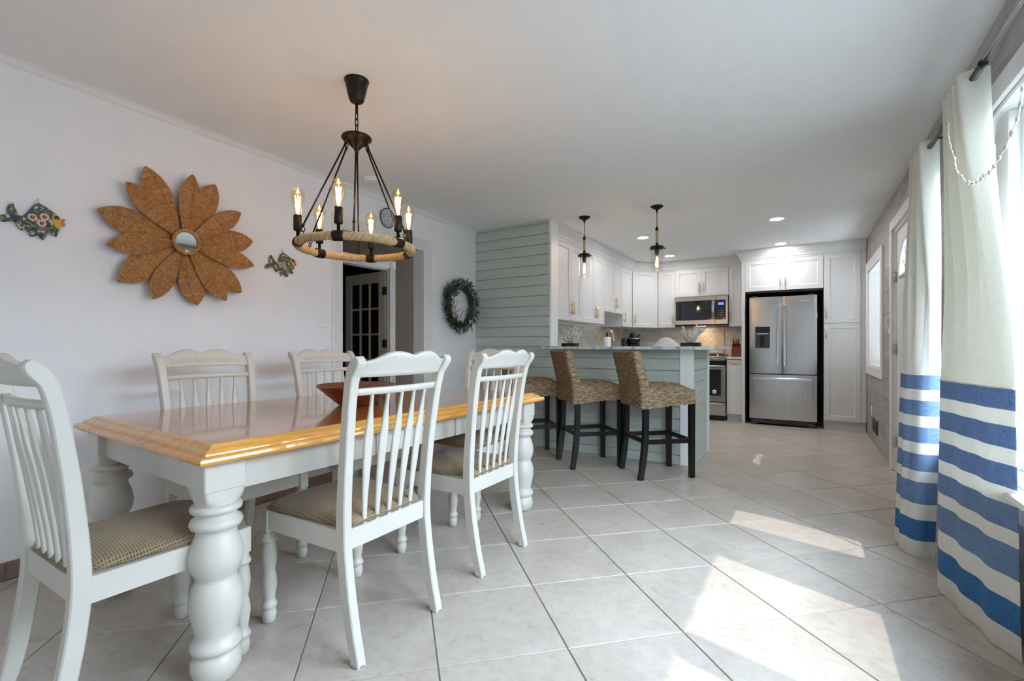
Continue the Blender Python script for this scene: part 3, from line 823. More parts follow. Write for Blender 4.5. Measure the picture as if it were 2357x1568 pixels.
# angled corner cabinet
A = Vector((XF, 7.24)); Bp = Vector((-1.985, YU)); dv = Bp-A; ang = math.atan2(dv.y, dv.x); Ln = dv.length
cc = thing('corner_cabinet', 'angled white corner wall cabinet above the coffee maker', 'cabinet', (A.x, A.y, 0), ang, G_UP)
inv = Matrix.Rotation(-ang, 2)
poly = [inv @ (Vector(p)-A) for p in ((A.x, A.y), (Bp.x, Bp.y), (-1.985, YK-0.005), (XK+0.005, YK-0.005), (XK+0.005, 7.24))]
nn = inv @ Vector((math.cos(ang+PI/2), math.sin(ang+PI/2)))
poly[0] = poly[0]+Vector((0, 0.021)); poly[1] = poly[1]+Vector((0, 0.021))
O('body', MB().prism([tuple(p) for p in poly], lambda x, y: (x, y, UB), lambda x, y: (x, y, UT)), 'cabinet_white', cc)
shaker(cc, 0.004, Ln-0.004, UB, UT, 0.0, ('v', 0.045, UB+0.14))
_R = Matrix.Rotation(ang, 4, 'Z'); cc.rotation_euler = (0, 0, 0)
for _c in cc.children_recursive: _c.data.transform(_R)
BACK = (0, YU, 0); dp = YK-YU-0.005
cabinet('wall_cabinet', 'white wall cabinet left of the microwave', BACK, 0, -1.983, -1.722, UB, UT, dp, [(-1.983, -1.722, UB, UT, ('v', -1.748, UB+0.14))], group=G_UP)
cabinet('wall_cabinet', 'white two-door cabinet above the microwave', BACK, 0, -1.720, -0.952, 1.835, UT, dp,
        [(-1.720, -1.336, 1.835, UT, ('v', -1.365, 1.965)), (-1.336, -0.952, 1.835, UT, ('v', -1.307, 1.965))], group=G_UP)
cabinet('wall_cabinet', 'slim white wall cabinet between microwave and fridge', BACK, 0, -0.950, -0.745, UB, UT, dp, [(-0.950, -0.745, UB, UT, ('v', -0.925, UB+0.14))], group=G_UP)
# fridge surround and pantry
YP = 7.24
sur = thing('fridge_surround', 'white cabinet over the fridge with dark fridge niche', 'cabinet', (0, YP, 0), 0)
O('side_panel', B(-0.742, -0.700, 0.0, YK-YP-0.005, 0, UT, 0.001), 'cabinet_white', sur)
O('body', B(-0.700, 0.213, 0.021, YK-YP-0.005, 1.825, UT), 'cabinet_white', sur)
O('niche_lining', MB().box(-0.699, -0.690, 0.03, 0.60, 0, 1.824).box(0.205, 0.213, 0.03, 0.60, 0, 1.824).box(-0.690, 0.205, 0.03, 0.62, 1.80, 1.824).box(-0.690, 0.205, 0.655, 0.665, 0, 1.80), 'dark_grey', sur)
shaker(sur, -0.698, -0.243, 1.825, UT, 0.0, ('v', -0.272, 1.96)); shaker(sur, -0.243, 0.212, 1.825, UT, 0.0, ('v', -0.214, 1.96))
O('outlet', MB().box(0.16, 0.203, 0.645, 0.655, 0.56, 0.66, 0.002), 'black_plastic', sur)
O('power_cord', MB().tube(smooth_path([(0.18, 0.64, 0.6), (0.17, 0.60, 0.5), (0.185, 0.58, 0.38), (0.17, 0.60, 0.25), (0.18, 0.58, 0.12), (0.15, 0.6, 0.05)]), 0.006, 6), 'black_plastic', sur)
pan = thing('pantry_cabinet', 'tall white pantry cabinet between fridge and kitchen window', 'cabinet', (0, YP, 0), 0)
O('body', B(0.215, 0.655, 0.021, YK-YP-0.005, 0.115, UT), 'cabinet_white', pan)
O('filler', B(0.602, 0.655, 0.003, 0.021, 0.115, UT, 0.001), 'cabinet_white', pan)
O('toe_kick', B(0.217, 0.655, 0.055, 0.07, 0, 0.115), 'cabinet_white', pan)
shaker(pan, 0.217, 0.600, 1.365, UT, 0.0, ('v', 0.245, 1.50)); shaker(pan, 0.217, 0.600, 0.115, 1.362, 0.0, ('v', 0.245, 1.24))

# crown moulding following every cabinet face
def offset_path(path, off):
    out = []; n = len(path)
    for i in range(n):
        def nrm(a, b):
            d = (Vector(b)-Vector(a)).normalized(); return Vector((d.y, -d.x))
        if i == 0: out.append(Vector(path[0])+nrm(path[0], path[1])*off); continue
        if i == n-1: out.append(Vector(path[-1])+nrm(path[-2], path[-1])*off); continue
        n1 = nrm(path[i-1], path[i]); n2 = nrm(path[i], path[i+1]); m = (n1+n2).normalized()
        out.append(Vector(path[i])+m*(off/max(0.3, m.dot(n1))))
    return out
path = [(XF, YB+0.146), (XF, 7.24), (-1.985, YU), (-0.742, YU), (-0.742, YP), (0.655, YP)]
cp = [(0.0, UT-0.005), (0.008, UT-0.005), (0.010, UT+0.012), (0.022, UT+0.020), (0.026, UT+0.04), (0.045, UT+0.07), (0.066, UT+0.10), (0.070, UT+0.118), (0.080, UT+0.122), (0.082, H-0.001), (0.0, H-0.001)]
rows = [offset_path(path, o) for o, z in cp]
cm = MB(); n = len(path); m = len(cp)
vs = [(rows[k][i].x, rows[k][i].y, cp[k][1]) for i in range(n) for k in range(m)]
fs = [(i*m+k, i*m+k+1, (i+1)*m+k+1, (i+1)*m+k) for i in range(n-1) for k in range(m-1)]
fs += [tuple(range(m)), tuple((n-1)*m+k for k in range(m))]
cm.add(vs, fs)
O('trim_5', cm, 'cabinet_white', kind='structure', label='white crown moulding over the kitchen cabinets')
# light bar under wall cabinets: slim housing and diffuser
lr = thing('under_cabinet_light', 'slim white light bar under the wall cabinets by the partition', 'lamp', (0, 0, 0))
O('housing', B(-2.60, -2.52, 4.7, 5.9, UB-0.018, UB-0.001, 0.003), 'trim_white', lr)
O('diffuser', B(-2.595, -2.525, 4.72, 5.88, UB-0.021, UB-0.018), 'paper_white', lr)

# base cabinets and stone worktops
YBASE = 7.275
bc = cabinet('base_cabinet', 'narrow white base cabinet between oven and fridge panel', (0, YBASE, 0), 0, -0.938, -0.744, 0.105, 0.884, YK-YBASE-0.005,
        [(-0.938, -0.744, 0.105, 0.880, ('h', -0.841, 0.845))])
O('toe_kick', B(-0.936, -0.746, 0.06, 0.075, 0, 0.105), 'cabinet_white', bc)
O('kitchen_worktop', MB().box(-0.940, -0.744, YBASE-0.02, YK-0.012, 0.886, 0.916, 0.003), 'worktop_stone', label='short pale stone worktop under the knife block', cat='worktop')
b2 = cabinet('base_cabinet', 'white base cabinet in the corner under the coffee maker', (0, YBASE, 0), 0, -1.99, -1.724, 0.105, 0.884, YK-YBASE-0.005,
        [(-1.99, -1.724, 0.105, 0.880, ('v', -1.75, 0.78))])
O('toe_kick', B(-1.988, -1.726, 0.06, 0.075, 0, 0.105), 'cabinet_white', b2)
for i, (a, b, what) in enumerate(((5.27, 5.94, 'left of the sink'), (5.942, 6.62, 'under the gold faucet'), (6.622, 7.26, 'right of the sink'))):
    t = cabinet('base_cabinet', 'white base cabinet on the sink run, '+what, (-2.005, 0, 0), RL, a, b, 0.105, 0.884, 0.60,
        [(a, (a+b)/2, 0.105, 0.88, ('v', (a+b)/2-0.03, 0.78)), ((a+b)/2, b, 0.105, 0.88, ('v', (a+b)/2+0.03, 0.78))])
    O('toe_kick', B(a+0.002, b-0.002, 0.06, 0.075, 0, 0.105), 'cabinet_white', t)
kw = MB().box(XK+0.012, -1.985, 5.262, YK-0.012, 0.886, 0.916, 0.003).box(-1.984, -1.722, YBASE-0.02, YK-0.012, 0.886, 0.916, 0.003)
O('kitchen_worktop', kw, 'worktop_stone', label='long pale stone worktop along the sink wall', cat='worktop')

# stone splash tiles
wk = D.objects['wall_kitchen']; wbk = D.objects['wall_back']
TH = 0.076; TW = 0.152
def splash(parent, mk, a0, a1, skip=None):
    for r in range(6):
        z0 = 0.918+r*TH; z1 = min(z0+TH-0.0016, UB+0.02)
        a = a0-(TW/2 if r % 2 else 0)
        while a < a1:
            p, q = max(a, a0), min(a+TW-0.0016, a1)
            rs = [(p, q, z0, z1)]
            if skip: rs = [x for y in rs for x in rect_sub(y, skip)]
            for (p, q, c, d) in rs:
                if q-p > 0.008 and d-c > 0.008: O('splash_tile', mk(p, q, c, d), 'splash_tile', parent)
            a += TW
splash(wk, lambda p, q, c, d: MB().box(XK, XK+0.008, p, q, c, d), 4.53, YK-0.01)
HP = (-1.62, -1.05, 0.955, 1.325)
splash(wbk, lambda p, q, c, d: MB().box(p, q, YK-0.008, YK, c, d), XK+0.01, -0.746, HP)
# framed herringbone panel over the range
fw = 0.03
hp = O('accent_frame', MB().box(HP[0], HP[1], YK-0.02, YK, HP[3]-fw, HP[3], 0.004).box(HP[0], HP[1], YK-0.02, YK, HP[2], HP[2]+fw, 0.004)
       .box(HP[0], HP[0]+fw, YK-0.02, YK, HP[2]+fw, HP[3]-fw, 0.004).box(HP[1]-fw, HP[1], YK-0.02, YK, HP[2]+fw, HP[3]-fw, 0.004), 'herring_tile', wbk)
hx, hz = (HP[0]+HP[1])/2, (HP[2]+HP[3])/2
def clip_rect(poly, r):
    for (a, b, c) in ((1, 0, r[1]), (-1, 0, -r[0]), (0, 1, r[3]), (0, -1, -r[2])):
        poly = clip(poly, a, b, c)
        if len(poly) < 3: return []
    return poly
inner = (HP[0]+fw, HP[1]-fw, HP[2]+fw, HP[3]-fw)
c45 = math.sqrt(0.5); uw, ul = 0.0635, 0.127
for a in range(-8, 9):
    for b in range(-8, 9):
        for kind in (0, 1):
            ox = a*uw+b*ul*1.0; oz = a*uw-b*ul*0.0
            # herringbone lattice: step (w,w) and (2w,-2w)/... laid then rotated 45 degrees
            bx = a*uw+b*2*uw; bz = a*uw-b*2*uw
            q = [(bx, bz), (bx+ul, bz), (bx+ul, bz+uw), (bx, bz+uw)] if kind == 0 else [(bx-uw, bz), (bx, bz), (bx, bz+ul), (bx-uw, bz+ul)]
            k = 0.0008
            mx = sum(x for x, z in q)/4; mz = sum(z for x, z in q)/4
            q = [(x-k*(1 if x > mx else -1), z-k*(1 if z > mz else -1)) for x, z in q]
            q = [((x-z)*c45+hx, (x+z)*c45+hz) for x, z in q]
            q = clip_rect(q, inner)
            if len(q) < 3: continue
            ar = abs(sum(q[i][0]*q[(i+1) % len(q)][1]-q[(i+1) % len(q)][0]*q[i][1] for i in range(len(q))))/2
            if ar < 2e-4: continue
            O('herringbone_tile', MB().prism(q, lambda x, z: (x, YK-0.009, z), lambda x, z: (x, YK-0.001, z)), 'herring_tile', wbk)

# --- fridge (front toward -y)
fr = thing('fridge', 'stainless french-door fridge with water dispenser', 'fridge', (0, 7.20, 0), 0)
FX0, FX1, FM = -0.640, 0.140, -0.250
O('body', B(FX0+0.01, FX1-0.01, 0.05, 0.62, 0.05, 1.715, 0.004), 'dark_grey', fr)
def bowed(x0, x1, z0, z1, bow=0.012):
    mb = MB(); N = 15
    P = [(x0+(x1-x0)*i/(N-1), -bow*math.sin(PI*i/(N-1))**0.6) for i in range(N)]
    poly = [(x0, 0.048)]+[(x, y) for x, y in P]+[(x1, 0.048)]
    return mb.prism(poly, lambda x, y: (x, y, z0), lambda x, y: (x, y, z1))
dl = O('door', bowed(FX0, FM-0.003, 0.700, 1.735), 'steel', fr)
dr = O('door', bowed(FM+0.003, FX1, 0.700, 1.735), 'steel', fr)
fz_ = O('freezer_drawer', bowed(FX0, FX1, 0.085, 0.688), 'steel', fr)
def flat_handle(parent, x0, x1, z0, z1, vert=True):
    mb = MB().box(x0, x1, -0.058, -0.044, z0, z1, 0.004)
    if vert:
        for z in (z0+0.03, z1-0.03): mb.box(x0+0.006, x1-0.006, -0.046, -0.004, z-0.02, z+0.02)
    else:
        for x in (x0+0.03, x1-0.03): mb.box(x-0.02, x+0.02, -0.046, -0.004, z0+0.006, z1-0.006)
    O('handle', mb, 'chrome', parent)
flat_handle(dl, -0.315, -0.283, 0.80, 1.62); flat_handle(dr, -0.235, -0.203, 0.80, 1.62)
flat_handle(fz_, -0.598, 0.085, 0.615, 0.647, False)
dz = 1.035
O('dispenser_frame', MB().box(-0.575, -0.385, -0.016, -0.004, dz, dz+0.305, 0.006), 'chrome', dl)
O('dispenser_panel', MB().box(-0.567, -0.393, -0.0185, -0.015, dz+0.212, dz+0.297, 0.002), 'black_plastic', dl)
O('dispenser_recess', MB().box(-0.567, -0.393, -0.018, -0.015, dz+0.008, dz+0.208), 'dark_grey', dl)
O('dispenser_paddle', MB().box(-0.507, -0.457, -0.024, -0.017, dz+0.03, dz+0.175, 0.004), 'black_plastic', dl)
O('dispenser_spout', MB().box(-0.545, -0.415, -0.028, -0.017, dz+0.193, dz+0.208, 0.003), 'chrome', dl)
gr = MB().box(FX0+0.02, FX1-0.02, 0.004, 0.03, 0.022, 0.078, 0.004)
gr.box(FX0+0.02, FX0+0.10, -0.006, 0.03, 0.006, 0.05, 0.004).box(FX1-0.10, FX1-0.02, -0.006, 0.03, 0.006, 0.05, 0.004)
O('base_grille', gr, 'dark_grey', fr)
for x in (FX0+0.06, FX1-0.06):
    O('foot', MB().lathe([(0.012, 0), (0.012, 0.03)], 10, (x, 0.02, 0)), 'chrome', fr)
O('hinge_cap', B(FX0+0.02, FX0+0.1, 0.02, 0.07, 1.735, 1.752, 0.004), 'dark_grey', fr)
O('hinge_cap', B(FX1-0.1, FX1-0.02, 0.02, 0.07, 1.735, 1.752, 0.004), 'dark_grey', fr)
O('magnet_clip', MB().box(FX1-0.002, FX1+0.006, 0.03, 0.045, 1.44, 1.50, 0.002), 'plastic_white', dr)
def text(name, body, size, loc, rot, mname, parent, ext=0.0006):
    cu = D.curves.new(name, 'FONT'); cu.body = body; cu.size = size; cu.extrude = ext; cu.align_x = 'CENTER'; cu.align_y = 'CENTER'
    cu.materials.append(M[mname])
    tmp = D.objects.new(name, cu); COL.objects.link(tmp)
    dg = bpy.context.evaluated_depsgraph_get(); me = D.meshes.new_from_object(tmp.evaluated_get(dg))
    D.objects.remove(tmp, do_unlink=True)
    o = D.objects.new(name, me); COL.objects.link(o); o.parent = parent; o.location = loc; o.rotation_euler = rot
    return o
text('logo', 'Whirlpool', 0.022, (0.012, -0.0135, 1.665), (PI/2, 0, 0), 'plastic_white', dr)

# --- microwave over the range
mw = thing('microwave', 'stainless over-range microwave with black glass door', 'microwave', (0, 7.525, 0), 0)
MX0, MX1 = -1.717, -0.955
O('case', B(MX0, MX1, 0.03, YK-7.525-0.01, 1.392, 1.830, 0.003), 'dark_grey', mw)
MS = MX1-0.165
d = O('door', MB().box(MX0, MS, 0.0, 0.032, 1.40, 1.826, 0.004), 'steel', mw)
O('window', MB().box(MX0+0.02, MS-0.002, -0.003, 0.004, 1.465, 1.762, 0.002), 'oven_glass', d)
hm = MB(); pts = [(MS-0.03, -0.012-0.03*math.sin(PI*i/10), 1.475+0.275*i/10) for i in range(11)]
for i in range(10):
    a, b = pts[i], pts[i+1]
    hm.add([(a[0]-0.019, a[1], a[2]), (a[0]+0.019, a[1], a[2]), (b[0]+0.019, b[1], b[2]), (b[0]-0.019, b[1], b[2]),
            (a[0]-0.019, a[1]-0.012, a[2]), (a[0]+0.019, a[1]-0.012, a[2]), (b[0]+0.019, b[1]-0.012, b[2]), (b[0]-0.019, b[1]-0.012, b[2])],
           [(0, 1, 2, 3), (4, 5, 6, 7), (0, 4, 7, 3), (1, 5, 6, 2)]+([(0, 1, 5, 4)] if i == 0 else [])+([(2, 3, 7, 6)] if i == 9 else []))
hm.box(MS-0.04, MS-0.02, -0.016, 0.0, 1.478, 1.50).box(MS-0.04, MS-0.02, -0.016, 0.0, 1.725, 1.747)
O('handle', hm, 'chrome', d)
cpn = O('control_panel', MB().box(MS+0.001, MX1, 0.0, 0.032, 1.40, 1.826, 0.004), 'steel', mw)
O('keypad', MB().box(MS+0.003, MX1-0.028, -0.003, 0.004, 1.465, 1.762, 0.002), 'oven_glass', cpn)
O('display', MB().box(MS+0.035, MX1-0.055, -0.0045, -0.002, 1.685, 1.72), 'display_blue', cpn)
for r in range(5):
    for c in range(3):
        O('key', MB().box(MS+0.033+c*0.029, MS+0.049+c*0.029, -0.0045, -0.002, 1.50+r*0.033, 1.509+r*0.033), 'shade_grey', cpn)
text('logo', 'Whirlpool', 0.018, (MX0+0.31, -0.001, 1.793), (PI/2, 0, 0), 'dark_grey', d)
O('vent_grille', MB().box(MX0+0.01, MX1-0.01, 0.012, 0.30, 1.378, 1.392, 0.002), 'black_plastic', mw)
O('hood_lamp', MB().box(-1.40, -1.27, 0.05, 0.10, 1.374, 1.379), 'hood_lamp', mw)
hl = D.lights.new('hood_light', 'AREA'); hl.size = 0.12; hl.size_y = 0.05; hl.shape = 'RECTANGLE'; hl.energy = 0.7; hl.color = (1.0, 0.72, 0.45)
ho = D.objects.new('hood_light', hl); COL.objects.link(ho); ho.parent = mw; ho.location = (-1.335, 0.18, 1.372)

# --- range
rg = thing('range_oven', 'stainless gas range with black oven window behind the bar end', 'oven', (0, 7.245, 0), 0)
RX0, RX1 = -1.716, -0.948
O('body', B(RX0, RX1, 0.03, YK-7.245-0.02, 0.03, 0.90, 0.003), 'black_plastic', rg)
O('cooktop', B(RX0, RX1, 0.0, YK-7.245-0.03, 0.90, 0.918, 0.004), 'steel', rg)
O('control_strip', B(RX0, RX1, -0.004, 0.03, 0.865, 0.899, 0.004), 'steel', rg)
O('vent_strip', B(RX0+0.004, RX1-0.004, 0.006, 0.03, 0.795, 0.863), 'oven_glass', rg)
od = O('oven_door', B(RX0, RX1, -0.012, 0.03, 0.27, 0.793, 0.005), 'steel', rg)
O('window', B(RX0+0.06, RX1-0.06, -0.016, -0.010, 0.36, 0.735, 0.003), 'oven_glass', od)
O('handle', MB().box(RX0+0.02, RX1-0.02, -0.066, -0.052, 0.752, 0.782, 0.005).box(RX0+0.04, RX0+0.07, -0.054, -0.01, 0.757, 0.777).box(RX1-0.07, RX1-0.04, -0.054, -0.01, 0.757, 0.777), 'chrome', od)
stk = O('sticker', MB().lathe([(0.030, 0), (0.030, 0.001)], 24, T=Matrix.Translation((-1.095, -0.0165, 0.415)) @ Matrix.Rotation(PI/2, 4, 'X')), 'paper_white', od, label='round white sticker')
O('sticker_mark', MB().lathe([(0.015, 0.0012), (0.015, 0.0018)], 20, T=Matrix.Translation((-1.095, -0.0165, 0.415)) @ Matrix.Rotation(PI/2, 4, 'X')), 'shade_grey', od)
O('drawer', MB().box(RX0, RX1, -0.012, 0.03, 0.075, 0.262, 0.005).box(RX0+0.02, RX1-0.02, -0.03, -0.01, 0.22, 0.245, 0.004), 'steel', rg)
O('plinth', B(RX0+0.02, RX1-0.02, 0.02, 0.05, 0.0, 0.07), 'black_plastic', rg)
for i in range(5):
    x = RX0+0.11+i*0.137
    O('knob', MB().lathe([(0.019, 0), (0.019, 0.006), (0.015, 0.012), (0.014, 0.032), (0, 0.034)], 16, T=Matrix.Translation((x, 0.045, 0.918)) @ Matrix.Rotation(math.radians(25), 4, 'X')), 'chrome', rg)
for cxg in (RX0+0.2, RX1-0.2):
    gm = MB()
    for dy in (0.12, 0.25, 0.38, 0.50):
        gm.box(cxg-0.17, cxg+0.17, dy-0.006, dy+0.006, 0.93, 0.945)
    for dx in (-0.16, -0.05, 0.05, 0.16):
        gm.box(cxg+dx-0.006, cxg+dx+0.006, 0.10, 0.52, 0.93, 0.944)
    for dx in (-0.16, 0.16):
        for dy in (0.12, 0.5): gm.box(cxg+dx-0.006, cxg+dx+0.006, dy-0.006, dy+0.006, 0.918, 0.932)
    O('grate', gm, 'black_plastic', rg)

# --- knife block
kb = thing('knife_block', 'slanted dark wooden knife block on the short worktop', 'knife block', (-0.85, 7.62, 0.9165), 0)
prof = [(-0.07, 0), (0.075, 0), (0.075, 0.11), (0.02, 0.19), (-0.07, 0.14)]
O('block', MB().prism(prof, lambda y, z: (-0.058, y, z), lambda y, z: (0.058, y, z)), 'knife_wood', kb)
for i, (x, y, l) in enumerate(((-0.035, -0.03, 0.10), (0.0, -0.03, 0.09), (0.03, -0.03, 0.11), (-0.035, 0.005, 0.11), (0.03, 0.005, 0.10))):
    p = Vector((x, y, 0.15)); q = p+Vector((0, -0.35, 0.9)).normalized()*l
    O('knife_handle', MB().tube([p, p*0.5+q*0.5, q], [0.009, 0.0105, 0.0095], 8), 'knife_dark', kb)

# --- faucet, towel roll, coffee maker
fc = thing('faucet', 'brushed gold gooseneck faucet at the kitchen sink', 'faucet', (-2.46, 6.22, 0.9165), 0)
pts = [(0, 0, 0.03), (0, 0, 0.25)]+[(0.11-0.11*math.cos(a), 0, 0.285+0.11*math.sin(a)) for a in [PI*i/14 for i in range(13)]]+[(0.225, 0, 0.235)]
O('spout', MB().tube(smooth_path(pts, 3), 0.0135, 12), 'gold', fc)
O('base', MB().lathe([(0.027, 0), (0.027, 0.01), (0.018, 0.016), (0.018, 0.05)], 16), 'gold', fc)
O('nozzle', MB().tube([(0.223, 0, 0.25), (0.229, 0, 0.205)], 0.016, 12), 'gold', fc)
O('lever', MB().tube([(0, -0.018, 0.06), (0, -0.045, 0.065), (0.01, -0.06, 0.12)], 0.006, 8), 'gold', fc)
pt = thing('paper_towel', 'white paper towel roll on a black holder by the faucet', 'paper towel', (-2.40, 6.41, 0.9165), 0)
O('base', MB().lathe([(0.07, 0), (0.07, 0.01), (0.06, 0.014)], 24), 'black_plastic', pt)
O('roll', MB().lathe([(0.02, 0.015), (0.052, 0.015), (0.052, 0.285), (0.02, 0.285)], 24), 'paper_white', pt)
O('post', MB().lathe([(0.008, 0.01), (0.008, 0.30), (0.018, 0.31), (0.018, 0.322), (0.008, 0.334), (0.014, 0.345), (0, 0.352)], 12), 'black_plastic', pt)
cf = thing('coffee_maker', 'black single-cup coffee maker in the corner of the worktop', 'coffee maker', (-2.255, 7.10, 0.9165), math.radians(38))
O('tank', MB().lathe([(0.058, 0), (0.060, 0.01), (0.060, 0.26), (0.052, 0.275), (0, 0.28)], 20, (-0.105, 0.02, 0)), 'oven_glass', cf)
O('body', B(-0.045, 0.12, -0.02, 0.15, 0, 0.29, 0.015), 'black_plastic', cf)
O('drip_base', B(-0.04, 0.10, -0.14, -0.01, 0, 0.04, 0.01), 'black_plastic', cf)
O('brew_head', MB().lathe([(0.055, 0.19), (0.082, 0.215), (0.088, 0.28), (0.08, 0.335), (0.05, 0.365), (0, 0.372)], 20, (0.02, -0.06, 0)), 'black_plastic', cf)
O('trim_ring', MB().tube([(0.02+0.089*math.cos(a), -0.06+0.089*math.sin(a), 0.268) for a in [2*PI*i/24 for i in range(24)]], 0.004, 6, True), 'chrome', cf)
O('handle', MB().tube([(-0.05, -0.125, 0.275), (0.02, -0.16, 0.265), (0.09, -0.125, 0.275)], 0.007, 8), 'chrome', cf)
O('power_cord', MB().tube(smooth_path([(0.10, 0.14, 0.06), (0.22, 0.05, 0.02), (0.34, -0.06, 0.14), (0.45, -0.12, 0.16), (0.55, -0.2, 0.145), (0.57, 0.0, 0.2)]), 0.004, 6), 'black_plastic', cf)

# --- corals and shell dish on the bar
def coral(name, label, loc, seed, spread, height, thick, nb):
    rnd = random.Random(seed); t = thing(name, label, 'coral ornament', loc, 0)
    O('stand', B(-0.083, 0.083, -0.05, 0.05, 0.0, 0.036, 0.002), 'black_plastic', t, label='black block stand')
    mb = MB()
    def branch(p, d, l, r, depth):
        pts = [p]; q = p.copy(); dd = d.copy()
        for k in range(3):
            dd = (dd+Vector((rnd.uniform(-.3, .3), rnd.uniform(-.3, .3), rnd.uniform(-0.05, .3)))*0.5).normalized()
            q = q+dd*(l/3); pts.append(q.copy())
        mb.tube(pts, [r, r*0.92, r*0.85, r*0.8], 7); mb.ball(tuple(q), r*1.0, 7, 5)
        if depth > 0:
            for _ in range(rnd.choice((2, 2, 3))):
                k = rnd.choice((1, 2, 3)); nd = (dd+Vector((rnd.uniform(-1, 1), rnd.uniform(-.8, .8), rnd.uniform(-.2, .7)))*0.75).normalized()
                branch(pts[k].copy(), nd, l*rnd.uniform(.45, .7), r*0.85, depth-1)
    for i in range(nb):
        a = 2*PI*i/nb+rnd.uniform(-.3, .3); tilt = rnd.uniform(0.15, 1.05)
        d = Vector((math.cos(a)*math.sin(tilt)*spread, math.sin(a)*math.sin(tilt)*0.7, math.cos(tilt))).normalized()
        branch(Vector((0.015*math.cos(a), 0.012*math.sin(a), 0.03)), d, height*rnd.uniform(.45, .62), thick, 2)
    zmax = max(v[2] for v in mb.v); f = (height+0.036-0.03)/(zmax-0.03)
    xm = max(abs(v[0]) for v in mb.v); fx = min(1.15, spread*0.11/xm) if xm > 0 else 1
    mb.v = [(x*fx, y*fx, max(0.033, 0.03+(z-0.03)*f)) for x, y, z in mb.v]
    O('branches', mb, 'coral', t); return t
coral('coral_ornament', 'fine white branching coral on black stand near the partition', (-2.165, 4.66, 1.0675), 3, 1.2, 0.19, 0.0075, 12)
coral('coral_ornament', 'chunky white finger coral on black stand near the bar end', (-0.885, 4.52, 1.0675), 11, 1.15, 0.165, 0.0120, 9)
sh = thing('shell_dish', 'white ribbed glass shell dish on the bar top', 'dish', (-1.165, 4.80, 1.0675), math.radians(8))
sm = MB()
def shell(u, v, off=0.0):
    a = PI*u; rr = 0.125*(0.25+0.75*math.sin(PI*min(1, v*1.0)*0.5)); 
    rib = 1+0.06*math.cos(u*2*PI*9)
    x = -0.13+0.25*v**0.9; w = 0.075*math.sin(PI*min(0.999, max(0.02, v))**0.85)*rib+0.004
    return (x, w*math.cos(a)*1.0, max(0.0, w*math.sin(a)*1.12)+off)
sm.grid(lambda u, v: shell(u, v), 67, 25); sm.grid(lambda u, v: tuple(c*(0.96 if i else 0.97) for i, c in enumerate(shell(u, v))), 67, 25)
O('shell_body', sm, 'shell_white', sh)
O('foot_rim', MB().tube([(-0.005+0.105*math.cos(a), 0.05*math.sin(a), 0.004) for a in [2*PI*i/24 for i in range(24)]], 0.004, 6, True), 'shell_white', sh)
# ------------------------------------------------------------------ dining table
tb = thing('dining_table', 'long cream dining table with honey wood top', 'table', (-2.065, 1.715, 0), math.radians(-1.4))
TWX, TLY, TZ = 0.59, 1.025, 0.765
def slab(mb, hx, y0, y1, prof, caps):
    pass
# top boards: two ends and two leaves with seams; edge profile runs round the outside
seams = [-TLY, -0.305, 0.22, TLY]
for a, b in zip(seams, seams[1:]):
    O('top_board', B(-TWX+0.062, TWX-0.062, max(a, -TLY+0.062)+0.0008, min(b, TLY-0.062)-0.0008, TZ-0.022, TZ, 0.0006), 'table_wood', tb, label='glossy honey wood board')
ep = [(0.064, TZ-0.022), (0.064, TZ), (0.058, TZ-0.0005), (0.052, TZ-0.004), (0.046, TZ-0.010), (0.036, TZ-0.014), (0.028, TZ-0.018), (0.025, TZ-0.024), (0.024, TZ-0.028), (0.010, TZ-0.029), (0.003, TZ-0.034), (0.0, TZ-0.042), (0.003, TZ-0.050), (0.010, TZ-0.055), (0.064, TZ-0.055)]
def rail_piece(p0, p1, corners=True):
    mb = MB(); A = []; Bq = []
    for (i, z) in ep:
        # mitred at both ends
        if p0[0] == p1[0]:
            sx = 1 if p0[0] > 0 else -1; y0 = p0[1]; y1 = p1[1]
            A.append((p0[0]-sx*i, y0+(i if abs(y0) == TLY else 0), z)); Bq.append((p1[0]-sx*i, y1-(i if abs(y1) == TLY else 0), z))
        else:
            sy = 1 if p0[1] > 0 else -1
            A.append((p0[0]+i, p0[1]-sy*i, z)); Bq.append((p1[0]-i, p1[1]-sy*i, z))
    n = len(ep)
    mb.add(A+Bq, [(k, (k+1) % n, n+(k+1) % n, n+k) for k in range(n)]+[tuple(range(n)), tuple(range(n, 2*n))])
    return mb
for sx in (-1, 1):
    for a, b in zip(seams, seams[1:]):
        O('edge_moulding', rail_piece((sx*TWX, a+(0.0008 if a != -TLY else 0)), (sx*TWX, b-(0.0008 if b != TLY else 0))), 'edge_wood', tb)
for sy in (-1, 1):
    O('edge_moulding', rail_piece((-TWX, sy*TLY), (TWX, sy*TLY)), 'edge_wood', tb)
AZ0, AZ1 = 0.600, 0.711
LXo, LYo = 0.472, 0.928
for sx in (-1, 1):
    for a, b in ((-LYo+0.06, -0.307), (-0.303, 0.218), (0.222, LYo-0.06)):
        O('apron', B(sx*(LXo+0.036), sx*(LXo+0.014), a, b, AZ0, AZ1, 0.002), 'chair_white', tb)
for sy in (-1, 1):
    O('apron', B(-LXo+0.06, LXo-0.06, sy*(LYo+0.036), sy*(LYo+0.014), AZ0, AZ1, 0.002), 'chair_white', tb)
leg = MB()
